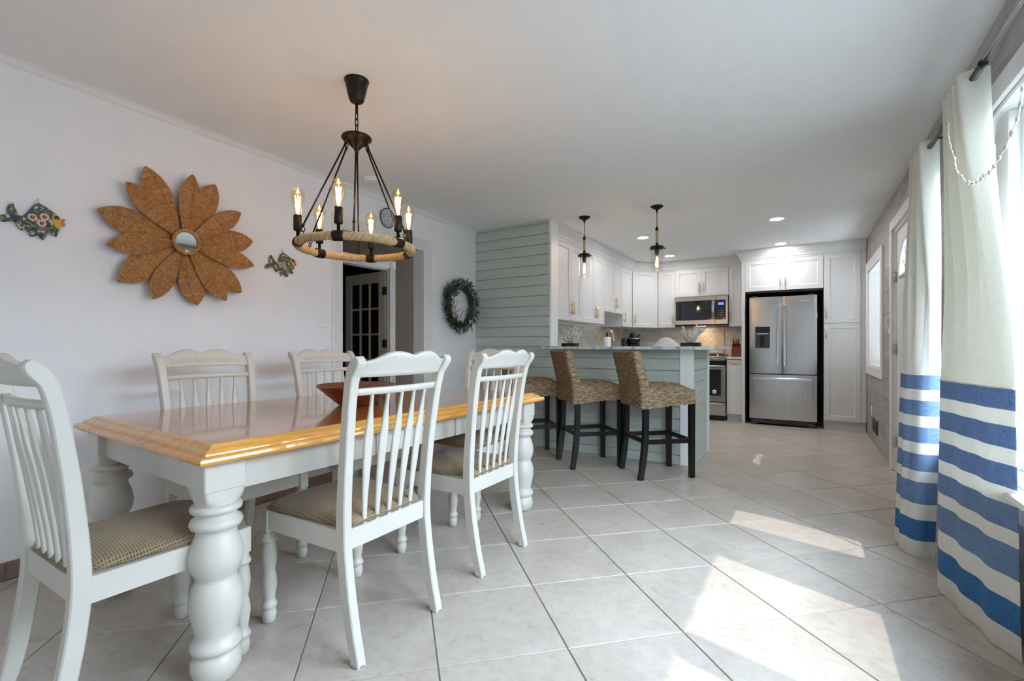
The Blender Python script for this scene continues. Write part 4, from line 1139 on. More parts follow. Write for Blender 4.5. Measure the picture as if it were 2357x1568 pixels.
# square block with rounded lower corners, then the turned leg
bs = 0.062; N = 20
leg.box(-bs, bs, -bs, bs, 0.612, 0.712, 0.004)
def blk(u, v):
    a = 2*PI*u; k = v
    ca, sa = math.cos(a), math.sin(a); m = max(abs(ca), abs(sa))
    sq_ = bs-0.003; rr = sq_/m
    r_round = 0.060
    f = k**2.2
    r = rr*(1-f)+min(rr, r_round)*f
    return (r*ca, r*sa, 0.615-0.05*k)
leg.grid(blk, 48, 9, cu=True)
leg.lathe([(0.060, 0.566), (0.070, 0.562), (0.0745, 0.552), (0.072, 0.543), (0.060, 0.538), (0.056, 0.530), (0.060, 0.524), (0.072, 0.516), (0.076, 0.503), (0.071, 0.491), (0.060, 0.486), (0.0575, 0.476),
           (0.060, 0.465), (0.068, 0.445), (0.0765, 0.41), (0.077, 0.385), (0.071, 0.355), (0.060, 0.335), (0.0575, 0.328), (0.060, 0.320), (0.070, 0.300), (0.0775, 0.265), (0.0765, 0.235), (0.068, 0.19),
           (0.060, 0.158), (0.058, 0.142), (0.063, 0.134), (0.073, 0.124), (0.075, 0.112), (0.071, 0.101), (0.060, 0.095), (0.057, 0.089), (0.064, 0.082), (0.072, 0.062), (0.071, 0.035), (0.060, 0.010), (0.050, 0.0)], 36)
lme = leg.mesh('table_leg', 'chair_white')
for sx in (-1, 1):
    for sy in (-1, 1): O('leg', lme, None, tb, (sx*LXo, sy*LYo, 0))
# red wooden bowl
bw = thing('wooden_bowl', 'wide reddish wooden bowl in the middle of the dining table', 'bowl', (-1.985, 1.64, 0.766), 0)
O('bowl_body', MB().lathe([(0.0, 0.0), (0.075, 0.0), (0.092, 0.004), (0.105, 0.016), (0.15, 0.055), (0.192, 0.094), (0.198, 0.100), (0.197, 0.104), (0.190, 0.103), (0.15, 0.067), (0.10, 0.032), (0.06, 0.020), (0.0, 0.017)], 48), 'bowl_wood', bw)
O('rim', MB().tube([(0.194*math.cos(a), 0.194*math.sin(a), 0.1025) for a in [2*PI*i/48 for i in range(48)]], 0.0035, 6, True), 'bowl_wood', bw)

# ------------------------------------------------------------------ dining chairs
RE = [(0, -0.066), (0.1, -0.043), (0.2, -0.024), (0.3, -0.009), (0.4, 0.0), (0.5, -0.001), (0.6, -0.008), (0.73, -0.021), (0.857, -0.038), (0.93, -0.051), (0.968, -0.064), (0.995, -0.084), (1.012, -0.094), (1.026, -0.093), (1.036, -0.083)]
FE = [(0, -0.026), (0.1, 0.002), (0.2, 0.022), (0.3, 0.037), (0.4, 0.046), (0.5, 0.043), (0.6, 0.034), (0.73, 0.019), (0.857, 0.0), (0.93, -0.013), (0.968, -0.023), (0.995, -0.034), (1.012, -0.045), (1.026, -0.058), (1.036, -0.074)]
XO = [(0, 0.212), (0.4, 0.215), (0.7, 0.222), (1.04, 0.236)]
ymid = lambda z: (lerp(RE, z)+lerp(FE, z))/2
def sm_lerp(tab, z):
    zs = [a for a, b in tab]
    for i in range(len(tab)-1):
        if z <= zs[i+1]:
            (z1, p1), (z2, p2) = tab[i], tab[i+1]; p0 = tab[max(i-1, 0)][1]; p3 = tab[min(i+2, len(tab)-1)][1]
            t = 0 if z2 == z1 else (z-z1)/(z2-z1)
            return 0.5*((2*p1)+(-p0+p2)*t+(2*p0-5*p1+4*p2-p3)*t*t+(-p0+3*p1-3*p2+p3)*t**3)
    return tab[-1][1]
def rear_post(sx):
    mb = MB(); zs = [1.036*i/40 for i in range(36)]+[0.95, 0.968, 0.98, 0.99, 1.0, 1.01, 1.02, 1.028, 1.033, 1.036]
    zs = sorted(set(round(z, 4) for z in zs)); vs = []; w = 0.035; c = 0.004
    for z in zs:
        r, f, x = sm_lerp(RE, z), sm_lerp(FE, z), lerp(XO, z)
        cc = min(c, (f-r)*0.3)
        for (px, py) in ((x-w+c, r), (x-c, r), (x, r+cc), (x, f-cc), (x-c, f), (x-w+c, f), (x-w, f-cc), (x-w, r+cc)):
            vs.append((sx*px, py, z))
    n = 8
    fs = [(i*n+k, i*n+(k+1) % n, (i+1)*n+(k+1) % n, (i+1)*n+k) for i in range(len(zs)-1) for k in range(n)]
    fs += [tuple(range(n)), tuple((len(zs)-1)*n+k for k in range(n))]
    return mb.add(vs, fs)
bowf = lambda x: -0.026*(1-(x/0.205)**2)
def crest_top(x):
    a = abs(x)/0.203
    if a < 0.38: return 1.036+0.016*math.sin(PI/2*a/0.38)
    return 1.019+0.033*0.5*(1+math.cos(PI*min(1, (a-0.38)/0.56)))
def bowed_rail(zlo, zhi, t, half, n=30, nz=7, lean=True):
    mb = MB()
    def pt(u, v, s):
        x = -half+2*half*u; z = zlo+(zhi(x)-zlo)*v
        return (x, sm_lerp(RE, z)*0.35+sm_lerp(FE, z)*0.65-0.004+bowf(x)+s*t/2, z)
    F = [pt(i/(n-1), j/(nz-1), 1) for i in range(n) for j in range(nz)]
    R = [pt(i/(n-1), j/(nz-1), -1) for i in range(n) for j in range(nz)]
    q = []
    for i in range(n-1):
        for j in range(nz-1): q.append((i*nz+j, (i+1)*nz+j, (i+1)*nz+j+1, i*nz+j+1))
    mb.add(F, q, True); mb.add(R, [tuple(reversed(f)) for f in q], True)
    m = len(F)
    for j in (0, nz-1):
        mb.add(F+R, [(i*nz+j, (i+1)*nz+j, m+(i+1)*nz+j, m+i*nz+j) for i in range(n-1)], False)
    for i in (0, n-1):
        mb.add(F+R, [(i*nz+j, i*nz+j+1, m+i*nz+j+1, m+i*nz+j) for j in range(nz-1)], False)
    return mb
SR = [(-0.41, 0.0)]
def slat(xi):
    mb = MB(); zs = [0.432+(0.906-0.432)*i/26 for i in range(27)]; vs = []
    wt = [(0.43, 0.0075), (0.50, 0.0105), (0.62, 0.0155), (0.72, 0.0185), (0.76, 0.0180), (0.80, 0.014), (0.84, 0.0095), (0.87, 0.0065), (0.91, 0.0058)]
    for z in zs:
        w = sm_lerp(wt, z); k = (z-0.43)/0.47
        x = xi*(0.86+0.14*k); y = sm_lerp(RE, z)*0.35+sm_lerp(FE, z)*0.65-0.004+bowf(x)*min(1, 0.25+k)
        th = 0.006
        for (px, py) in ((-w, -th*0.5), (-w*0.6, -th), (w*0.6, -th), (w, -th*0.5), (w, th*0.5), (w*0.6, th), (-w*0.6, th), (-w, th*0.5)):
            vs.append((x+px, y+py, z))
    n = 8
    return mb.add(vs, [(i*n+k, i*n+(k+1) % n, (i+1)*n+(k+1) % n, (i+1)*n+k) for i in range(len(zs)-1) for k in range(n)], True)
def carving():
    mb = MB(); zc = 0.994
    def onface(x, z): return (x, sm_lerp(RE, z)*0.35+sm_lerp(FE, z)*0.65-0.004+bowf(x)+0.0115, z)
    N = 7
    for i in range(N):
        x0 = -0.168+0.336*(i+0.5)/N; s = 1 if i % 2 == 0 else -1
        pts = [onface(x0+dx, zc+s*dz) for dx, dz in ((-0.024, -0.006), (-0.016, 0.003), (-0.004, 0.008), (0.008, 0.006), (0.018, -0.002), (0.024, -0.007))]
        mb.tube(smooth_path(pts, 3), 0.0022, 5)
        pts = [onface(x0+dx, zc+s*dz) for dx, dz in ((-0.018, -0.009), (-0.008, -0.003), (0.006, -0.002), (0.014, -0.008))]
        mb.tube(smooth_path(pts, 3), 0.0018, 5)
        mb.ball(onface(x0+0.022, zc+s*0.009), 0.0045, 8, 5); mb.ball(onface(x0-0.002, zc-s*0.010), 0.0036, 8, 5)
        mb.ball(onface(x0-0.012, zc+s*0.0), 0.004, 8, 5, sc=(1.8, 0.6, 0.8))
    return mb
def make_chair(label):
    t = thing('dining_chair', label, 'chair', (0, 0, 0), 0, 'cream slat-back dining chairs')
    for sx in (-1, 1): O('back_post', rear_post(sx), 'chair_white', t)
    cr = O('crest_rail', bowed_rail(0.964, crest_top, 0.022, 0.206), 'chair_white', t)
    O('carving', carving(), 'chair_white', cr, label='carved leaf scroll band')
    O('cross_rail', bowed_rail(0.902, lambda x: 0.926, 0.018, 0.200, 20, 3), 'chair_white', t)
    for k in range(5): O('slat', slat((k-2)*0.0655), 'chair_white', t)
    O('rear_rail', B(-0.185, 0.185, 0.010, 0.034, 0.367, 0.438, 0.003), 'chair_white', t)
    for sx in (-1, 1):
        mb = MB().prism([(0.192, 0.03), (0.214, 0.03), (0.228, 0.43), (0.206, 0.43)], lambda x, y: (sx*x, y, 0.367), lambda x, y: (sx*x, y, 0.440))
        O('side_rail', mb, 'chair_white', t)
    O('front_rail', B(-0.19, 0.19, 0.438, 0.462, 0.367, 0.440, 0.003), 'chair_white', t)
    fl = MB().box(-0.0225, 0.0225, -0.0225, 0.0225, 0.352, 0.440, 0.003)
    fl.lathe([(0.017, 0.0), (0.022, 0.006), (0.0265, 0.03), (0.025, 0.046), (0.021, 0.053), (0.027, 0.060), (0.0295, 0.068), (0.027, 0.077), (0.021, 0.084), (0.021, 0.098), (0.025, 0.122), (0.0285, 0.150),
              (0.026, 0.178), (0.0215, 0.198), (0.0215, 0.204), (0.026, 0.226), (0.0285, 0.254), (0.026, 0.286), (0.0215, 0.306), (0.022, 0.312), (0.029, 0.317), (0.0305, 0.323), (0.029, 0.330), (0.023, 0.334), (0.0235, 0.340), (0.0225, 0.354)], 20)
    me = fl.mesh('chair_leg', 'chair_white')
    for sx in (-1, 1): O('front_leg', me, None, t, (sx*0.21, 0.45, 0))
    def cush(u, v, lower=False):
        # outline: trapezoid with rounded corners, domed top
        a = 2*PI*u; ca, sa = math.cos(a), math.sin(a); p = 0.28
        ex = math.copysign(abs(ca)**p, ca); ey = math.copysign(abs(sa)**p, sa)
        k = 1-v
        yy = 0.245+0.238*ey*k; hw = (0.196+0.036*(yy/0.48))*k
        edge = v**0.45
        z = 0.441+0.012+0.045*min(1, edge*1.25)-0.004*math.cos(PI*v) if not lower else 0.441
        if v < 0.02: z = 0.447
        return (hw*ex, yy, z)
    mb = MB().grid(lambda u, v: cush(u, v), 56, 14, cu=True)
    mb.grid(lambda u, v: (cush(u, 0)[0]*(1-v), 0.245+(cush(u, 0)[1]-0.245)*(1-v), 0.447-0.006*min(1, v*8)), 56, 4, cu=True)
    O('seat_cushion', mb, 'weave_fabric', t, label='beige basket-weave seat cushion')
    for sx in (-1, 1):
        O('felt_pad', MB().lathe([(0.021, 0.0), (0.023, 0.004), (0.016, 0.008)], 14, (sx*0.195, -0.046, 0.0)), 'pad_grey', t)
    return t
c0 = make_chair('cream slat-back dining chair at the near table end, cut by the left edge')
c0.location = (-1.862, 0.425, 0.0005); c0.rotation_euler = (0, 0, math.radians(1.0))
dup(c0, None, (-1.312, 1.248, 0.0005), math.radians(90.0), 'cream slat-back dining chair in front of the bowl, back toward the viewer')
dup(c0, None, (-1.322, 1.960, 0.0005), math.radians(90.0), 'cream slat-back dining chair with its back toward the bar stools')
dup(c0, None, (-2.612, 1.235, 0.0005), math.radians(-90.0), 'cream slat-back dining chair under the straw flower mirror, carved crest in view')
dup(c0, None, (-2.612, 1.945, 0.0005), math.radians(-90.0), 'cream slat-back dining chair along the wall just left of the hall opening')
dup(c0, None, (-1.915, 2.765, 0.0005), math.radians(180.0), 'cream slat-back dining chair at the far end of the table')

# ------------------------------------------------------------------ bar stools
def woven_box(fn, nu, nv, rows_u, rows_v, amp):
    """fn(u,v)->(point, normal); surface with over-under weave relief"""
    def g(u, v):
        p, nrm = fn(u, v)
        w = math.sin(PI*rows_v*v); k = math.sin(PI*rows_u*u)
        h = amp*(abs(w)**0.6)*(0.55+0.45*(k if int(rows_v*v) % 2 == 0 else -k))
        return tuple(Vector(p)+Vector(nrm)*h)
    return MB().grid(g, nu, nv)
def rounded_loop(hx, hy, r, n):
    """closed rounded-rectangle outline sampled by arc length"""
    pts = []
    segs = [((-hx+r, -hy), (hx-r, -hy)), ((hx, -hy+r), (hx, hy-r)), ((hx-r, hy), (-hx+r, hy)), ((-hx, hy-r), (-hx, -hy+r))]
    cen = [(hx-r, -hy+r, -PI/2), (hx-r, hy-r, 0), (-hx+r, hy-r, PI/2), (-hx+r, -hy+r, PI)]
    raw = []
    for (a, b), (cx, cy, a0) in zip(segs, cen):
        for k in range(24): raw.append((a[0]+(b[0]-a[0])*k/24, a[1]+(b[1]-a[1])*k/24))
        for k in range(8): raw.append((cx+r*math.cos(a0+PI/2*k/8), cy+r*math.sin(a0+PI/2*k/8)))
    L = [0]
    for i in range(len(raw)):
        p, q = raw[i], raw[(i+1) % len(raw)]; L.append(L[-1]+math.hypot(q[0]-p[0], q[1]-p[1]))
    for i in range(n):
        s = L[-1]*i/n
        for k in range(len(raw)):
            if L[k+1] >= s:
                p, q = raw[k], raw[(k+1) % len(raw)]; t = (s-L[k])/max(1e-9, L[k+1]-L[k])
                pts.append((p[0]+(q[0]-p[0])*t, p[1]+(q[1]-p[1])*t)); break
    return pts
def make_stool(label):
    t = thing('bar_stool', label, 'stool', (0, 0, 0), 0, 'woven bar stools')
    # local: +y faces forward; legs
    lg = 0.021
    def legpath(sx, sy):
        if sy > 0: return [(sx*0.185, 0.20, 0.0), (sx*0.185, 0.20, 0.64)]
        return smooth_path([(sx*0.185, -0.245, 0.0), (sx*0.185, -0.222, 0.15), (sx*0.185, -0.205, 0.32), (sx*0.185, -0.20, 0.5), (sx*0.185, -0.20, 0.62)], 4)
    for sx in (-1, 1):
        for sy in (-1, 1):
            P = [Vector(p) for p in legpath(sx, sy)]; vs = []; n = 4
            for p in P:
                k = 0.9 if p.z < 0.1 else 1.0
                for (dx, dy) in ((-1, -1), (1, -1), (1, 1), (-1, 1)): vs.append((p.x+dx*lg*k, p.y+dy*lg*k, p.z))
            m = len(P)
            O('leg', MB().add(vs, [(i*4+k, i*4+(k+1) % 4, (i+1)*4+(k+1) % 4, (i+1)*4+k) for i in range(m-1) for k in range(4)]+[(0, 1, 2, 3), tuple((m-1)*4+k for k in range(4))]), 'black_wood', t)
    zs = 0.30
    O('stretcher', B(-0.166, 0.166, -0.213, -0.193, zs-0.018, zs+0.018, 0.002), 'black_wood', t)
    O('stretcher', B(-0.166, 0.166, 0.19, 0.21, zs-0.018, zs+0.018, 0.002), 'black_wood', t)
    for sx in (-1, 1): O('stretcher', B(sx*0.176, sx*0.196, -0.186, 0.18, zs-0.018, zs+0.018, 0.002), 'black_wood', t)
    # woven seat box
    n = 180; loop = rounded_loop(0.212, 0.228, 0.03, n); nv = 40
    mb = MB(); vs = []
    for i, (x, y) in enumerate(loop):
        y -= 0.005
        d = Vector((x, y)).normalized()
        u = i/n
        for j in range(nv):
            v = j/(nv-1)
            lowz = 0.605-0.04*max(0, (0.1-y)/0.35)*1.0+0.022*math.cos(PI*x/0.222*0.5)*0.6
            z = lowz+(0.715-lowz)*v
            w = math.sin(PI*9*v); k = math.sin(2*PI*36*u)
            h = 0.009*(abs(w)**0.6)*(0.55+0.45*(k if int(9*v) % 2 == 0 else -k))
            vs.append((x+d.x*h, y+d.y*h, z))
    mb.add(vs, [(i*nv+j, ((i+1) % n)*nv+j, ((i+1) % n)*nv+j+1, i*nv+j+1) for i in range(n) for j in range(nv-1)], True)
    def top(u, v):
        x = -0.212+0.424*u; y = -0.225+0.450*v
        cx = max(-1, min(1, x/0.214)); cy = max(-1, min(1, (y+0.005)/0.232))
        dome = 0.052*max(0, (1-abs(cx)**3.2))*max(0, (1-abs(cy)**3.2))**0.8
        w = math.sin(PI*22*u); k = math.sin(PI*26*v)
        return (x, y-0.005, 0.708+dome+0.008*(abs(w)**0.6)*(0.5+0.5*(k if int(22*u) % 2 == 0 else -k)))
    mb.grid(top, 89, 79)
    O('seat', mb, 'wicker', t)
    O('seat_braid', MB().tube([(x*1.015, (y-0.005)*1.015, 0.607-0.04*max(0, (0.1-y)/0.35)+0.012*math.cos(PI*x/0.222*0.5)+0.004*math.sin(i*1.2)) for i, (x, y) in enumerate(loop)], 0.0085, 6, True), 'wicker', t)
    # woven back: leaning slab
    n = 150; loop = rounded_loop(0.214, 0.042, 0.018, n); nv = 92; vs = []; mb = MB()
    z0, z1 = 0.575, 1.03
    for i, (x, y) in enumerate(loop):
        d = Vector((x*0.2, y)).normalized(); u = i/n
        for j in range(nv):
            v = j/(nv-1); z = z0+(z1-z0)*v; s = max(0, z-0.68)/0.35
            lean = -0.088*s**1.15; th = 1.0-0.22*s
            z += 0.012*(1-(x/0.214)**2)*0 + (-0.008*(1-(x/0.214)**2) if v > 0.5 else 0)*(v-0.5)*2
            w = math.sin(PI*27*v); k = math.sin(2*PI*30*u)
            h = 0.009*(abs(w)**0.6)*(0.55+0.45*(k if int(27*v) % 2 == 0 else -k))
            vs.append((x+d.x*h, -0.206+y*th+lean+d.y*h, z))
    fs = [(i*nv+j, ((i+1) % n)*nv+j, ((i+1) % n)*nv+j+1, i*nv+j+1) for i in range(n) for j in range(nv-1)]
    fs += [tuple(i*nv+nv-1 for i in range(n))]
    mb.add(vs, fs, True)
    O('backrest', mb, 'wicker', t)
    return t
s0 = make_stool('woven bar stool with black legs, nearest the bar end')
SA = math.radians(-46)
s0.location = (-1.05, 4.005, 0.0005); s0.rotation_euler = (0, 0, math.radians(-48))
dup(s0, None, (-1.66, 4.015, 0.0005), math.radians(-45), 'woven bar stool with black legs, middle of the three')
dup(s0, None, (-2.27, 4.025, 0.0005), math.radians(-45), 'woven bar stool with black legs, half hidden by the dining chairs')

# ------------------------------------------------------------------ chandelier
ch = thing('chandelier', 'round rope-wrapped chandelier with six glowing bulbs over the table', 'chandelier', (-1.90, 1.57, 0), 0)
O('canopy', MB().lathe([(0.0, H), (0.060, H), (0.060, H-0.006), (0.056, H-0.012), (0.052, H-0.03), (0.044, H-0.07), (0.036, H-0.098), (0.030, H-0.108), (0.014, H-0.112), (0.010, H-0.118), (0.0, H-0.118)], 32), 'bronze', ch)
O('stem', MB().tube([(0, 0, H-0.115), (0, 0, H-0.165)], 0.007, 10), 'bronze', ch)
zl = H-0.160; k = 0
while zl > 2.140:
    mb = MB(); pts = []
    for i in range(14):
        a = 2*PI*i/14; x = 0.0085*math.cos(a); z = (0.0185-0.0085)*(1 if math.sin(a) > 0 else -1)+0.0085*math.sin(a)
        pts.append((x if k % 2 == 0 else 0, 0 if k % 2 == 0 else x, zl-0.0185+z))
    O('chain_link', mb.tube(pts, 0.0028, 6, True), 'bronze', ch); zl -= 0.0305; k += 1
O('hub', MB().lathe([(0.0, 2.140), (0.012, 2.138), (0.018, 2.126), (0.05, 2.122), (0.070, 2.118), (0.074, 2.110), (0.072, 2.104), (0.062, 2.099), (0.058, 2.092), (0.040, 2.084), (0.030, 2.070), (0.016, 2.058), (0.010, 2.046), (0.0, 2.042)], 36), 'bronze', ch)
RC, ZC = 0.27, 1.560
mb = MB()
for sgm in range(3):
    pts = []
    N = 560
    for i in range(N):
        a = 2*PI*i/N; tw = 2*PI*26*i/N+2*PI*sgm/3
        r = RC+0.0098*math.cos(tw); pts.append((r*math.cos(a), r*math.sin(a), ZC+0.0098*math.sin(tw)))
    mb.tube(pts, 0.0112, 7, True)
O('rope_ring', mb, 'rope', ch, label='twisted natural rope hoop')
for k in range(6):
    a = math.radians(4+60*k); ca, sa = math.cos(a), math.sin(a)
    p = Vector((RC*ca, RC*sa, ZC))
    arc = [(RC*math.cos(a+da), RC*math.sin(a+da), ZC) for da in [-0.085+0.17*i/6 for i in range(7)]]
    cl = O('clamp', MB().tube(arc, 0.0245, 16), 'bronze', ch)
    sk = MB().lathe([(0.007, 0.022), (0.007, 0.050), (0.016, 0.052), (0.0195, 0.058), (0.0195, 0.122), (0.018, 0.126), (0.0, 0.126)], 18, tuple(p))
    sk = O('socket', sk, 'bronze', ch)
    zb = ZC+0.126
    O('bulb', MB().lathe([(0.013, 0.0), (0.0145, 0.01), (0.019, 0.035), (0.026, 0.066), (0.0305, 0.088), (0.0295, 0.104), (0.022, 0.118), (0.010, 0.1255), (0.005, 0.131), (0.0, 0.133)], 20, (p.x, p.y, zb)), 'amber_glass', sk, label='clear amber filament bulb')
    fm = MB()
    for q in range(6):
        b0 = 2*PI*q/6; b1 = b0+0.5
        fm.tube([(p.x+0.006*math.cos(b0), p.y+0.006*math.sin(b0), zb+0.018), (p.x+0.0125*math.cos(b1), p.y+0.0125*math.sin(b1), zb+0.088)], 0.0022, 5)
    fm.tube([(p.x, p.y, zb+0.0), (p.x, p.y, zb+0.095)], 0.002, 5)
    O('filament', fm, 'filament', sk, label='glowing filament')
    L = D.lights.new('bulb_light', 'POINT'); L.energy = 0.22; L.color = (1.0, 0.62, 0.30); L.shadow_soft_size = 0.02
    lo = D.objects.new('bulb_light', L); COL.objects.link(lo); lo.parent = sk; lo.location = (p.x, p.y, zb+0.06)
    b = math.radians(4+60*k+14)
    q1 = Vector((0.056*math.cos(b), 0.056*math.sin(b), 2.072)); q2 = Vector((RC*0.985*math.cos(b), RC*0.985*math.sin(b), ZC+0.062))
    rd = MB().tube([q1, q2], 0.0042, 8)
    rd.tube([q1, q1*0.97+q2*0.03], 0.0065, 8).tube([q2, q2*0.97+q1*0.03], 0.0065, 8)
    O('rod', rd, 'bronze', ch)
    for (cp_, s_) in ((q1+Vector((0, 0, 0.012)), 0.010), (q2+Vector((0, 0, -0.014)), 0.011), (q2+Vector((0.004*math.cos(b), 0.004*math.sin(b), -0.031)), 0.009)):
        O('hook', MB().tube([(cp_.x+s_*math.cos(t)*ca, cp_.y+s_*math.cos(t)*sa, cp_.z+s_*math.sin(t)) for t in [2*PI*i/12 for i in range(12)]], 0.0026, 5, True), 'bronze', ch)

# ------------------------------------------------------------------ pendants and downlights
def pendant(label, loc):
    t = thing('pendant_lamp', label, 'lamp', loc, 0, 'jar pendants over the bar')
    O('canopy', MB().lathe([(0.0, 2.4), (0.060, 2.4), (0.060, 2.396), (0.052, 2.388), (0.034, 2.376), (0.016, 2.368), (0.008, 2.352), (0.005, 2.335), (0, 2.335)], 28), 'bronze', t)
    O('cord', MB().tube([(0, 0, 2.34), (0, 0, 2.205)], 0.0034, 8), 'bronze', t)
    O('neck', MB().lathe([(0.004, 2.215), (0.008, 2.196), (0.0145, 2.19), (0.0145, 2.168), (0.010, 2.166)], 14), 'bronze', t)
    mb = MB()
    for s in range(3):
        mb.tube([(0.0055*math.cos(2*PI*5.5*i/80+2*PI*s/3), 0.0055*math.sin(2*PI*5.5*i/80+2*PI*s/3), 2.170-0.120*i/80) for i in range(81)], 0.0072, 7)
    O('rope_grip', mb, 'rope', t, label='rope wrapped stem')
    rim = MB().lathe([(0.006, 2.052), (0.0135, 2.050), (0.0135, 2.030), (0.030, 2.026), (0.058, 2.018), (0.066, 2.006), (0.068, 1.998), (0.060, 1.999), (0.055, 2.008), (0.03, 2.016), (0.0, 2.018)], 36)
    for k in range(3):
        a = 2*PI*k/3+0.5
        rim.tube([(0.062*math.cos(a), 0.062*math.sin(a), 2.010), (0.078*math.cos(a), 0.078*math.sin(a), 1.996), (0.080*math.cos(a), 0.080*math.sin(a), 1.988)], 0.0035, 6)
    O('cap', rim, 'bronze', t)
    O('socket', MB().lathe([(0.012, 2.018), (0.021, 1.988), (0.021, 1.970), (0.017, 1.950), (0.014, 1.932), (0, 1.932)], 16), 'bronze', t)
    O('jar', MB().lathe([(0.052, 2.008), (0.0545, 1.985), (0.0545, 1.80), (0.050, 1.785), (0.030, 1.780), (0, 1.779)], 32, caps=False), 'jar_glass', t, label='clear glass jar shade')
    b = O('bulb', MB().lathe([(0.012, 1.934), (0.014, 1.922), (0.020, 1.89), (0.0285, 1.856), (0.0295, 1.84), (0.024, 1.822), (0.012, 1.812), (0, 1.809)], 18), 'amber_glass', t)
    fm = MB()
    for q in range(5):
        b0 = 2*PI*q/5
        fm.tube([(0.004*math.cos(b0), 0.004*math.sin(b0), 1.918), (0.010*math.cos(b0+.5), 0.010*math.sin(b0+.5), 1.848)], 0.0024, 5)
    O('filament', fm, 'filament', t)
    L = D.lights.new('bulb_light', 'POINT'); L.energy = 0.3; L.color = (1.0, 0.70, 0.40); L.shadow_soft_size = 0.02
    lo = D.objects.new('bulb_light', L); COL.objects.link(lo); lo.parent = t; lo.location = (0, 0, 1.87)
    return t
p0 = pendant('glass jar pendant lamp with rope stem, nearer the green partition', (-1.921, 4.477, 0))
dup(p0, None, (-1.187, 4.495, 0), 0, 'glass jar pendant lamp with rope stem, nearer the bar end')
for (x, y, lab) in ((-0.243, 5.604, 'round ceiling downlight nearest the window wall'), (-1.673, 5.699, 'round ceiling downlight between the two jar pendants'),
                    (-1.681, 7.057, 'round ceiling downlight close to the microwave crown'), (-0.254, 6.97, 'round ceiling downlight in front of the fridge')):
    t = thing('downlight', lab, 'lamp', (x, y, 0), 0, 'recessed kitchen downlights')
    O('trim_ring', MB().lathe([(0.058, H-0.0005), (0.080, H-0.0005), (0.082, H-0.003), (0.078, H-0.006), (0.060, H-0.004), (0.058, H-0.0005)], 32, caps=False), 'trim_white', t)
    O('lens', MB().lathe([(0.0, H-0.0022), (0.060, H-0.0022), (0.060, H-0.0008)], 28), 'lens_light', t)
sdt = thing('smoke_detector', 'round white smoke detector on the ceiling behind the chandelier', 'smoke detector', (-2.90, 2.55, 0), 0)
O('base', MB().lathe([(0, H-0.0005), (0.068, H-0.0005), (0.068, H-0.012)], 28), 'plastic_white', sdt)
O('cover', MB().lathe([(0.066, H-0.012), (0.062, H-0.026), (0.05, H-0.034), (0, H-0.036)], 28), 'plastic_white', sdt)
# ------------------------------------------------------------------ things on the dining wall (local x along wall, front toward -y)
def on_wall(name, label, cat, s, z, o=0.0, group=None):
    p = WL(s, z, o); return thing(name, label, cat, p, LANG, group)
fm_ = on_wall('flower_mirror', 'large straw flower with a small round mirror at its centre', 'mirror', 1.295, 1.675, 0.0)
def petal(phi, L, wmax, y0, lift):
    mb = MB(); nr = 62; rp = random.Random(int(phi*1000)); r0 = 0.045; ca, sa = math.cos(phi), math.sin(phi)
    wt = [(0.0, 0.20), (0.15, 0.40), (0.35, 0.74), (0.55, 0.98), (0.68, 1.0), (0.80, 0.84), (0.90, 0.54), (0.97, 0.22), (1.0, 0.03)]
    def pt(u, v, off=0.0, ridge=True):
        r = r0+(L-r0)*u; w = wmax*sm_lerp(wt, u)*(v*2-1)
        y = y0-lift*u*u+0.012*(abs(v*2-1)**2)-off
        if ridge:
            k = int(round(u*nr*4)) % 4
            y -= (0.0, 0.0034, 0.0042, 0.0034)[k]
        return (r*ca-w*sa, y, r*sa+w*ca)
    tone = [rp.choice((0, 0, 0, 0, 1, 2)) for _ in range(nr+1)]
    mb.grid(lambda u, v: pt(u, v), nr*4+1, 9, smooth=True, mif=lambda i, j: tone[i//4])
    mb.grid(lambda u, v: pt(u, v, -0.010, False), 20, 5)
    outline = [pt(i/26, 0.0) for i in range(27)]+[pt(1-i/26, 1.0) for i in range(27)]
    rib1 = [pt(i/20*0.96, 0.36, 0.003) for i in range(21)]
    return mb, outline, rib1
fronts = [136.5, 84.4, 38.3, -10.6, -54.3, -115.2, -167.4]; flen = [0.385, 0.405, 0.405, 0.41, 0.392, 0.378, 0.37]
backs = [116.6, 65.7, 12.0, -37.8, -78.8, -139.7, 166.7]; blen = [0.425, 0.425, 0.415, 0.42, 0.365, 0.405, 0.405]
for lst, ln, w, y0 in ((backs, blen, 0.066, -0.048), (fronts, flen, 0.052, -0.066)):
    for a, l in zip(lst, ln):
        mb, ol, rib = petal(math.radians(a), l, w, y0, 0.012)
        pe = O('petal', mb, ['straw', 'straw_dark', 'straw_light'], fm_)
        O('petal_rim', MB().tube(ol, 0.0042, 5, True).tube(rib, 0.0022, 5), 'straw', pe)
O('backing', MB().lathe([(0.0, 0.0), (0.16, 0.0), (0.16, 0.03), (0, 0.03)], 24, T=Matrix.Rotation(PI/2, 4, 'X')), 'straw', fm_)
O('mirror_ring', MB().tube([(0.066*math.cos(2*PI*i/48), -0.084, 0.066*math.sin(2*PI*i/48)) for i in range(48)], [0.0095+0.0012*(i % 2) for i in range(48)], 8, True), 'straw', fm_)
O('mirror_glass', MB().lathe([(0.0, 0.082), (0.061, 0.082), (0.061, 0.076), (0, 0.076)], 40, T=Matrix.Rotation(PI/2, 4, 'X'), smooth=False), 'mirror', fm_, label='round mirror glass')

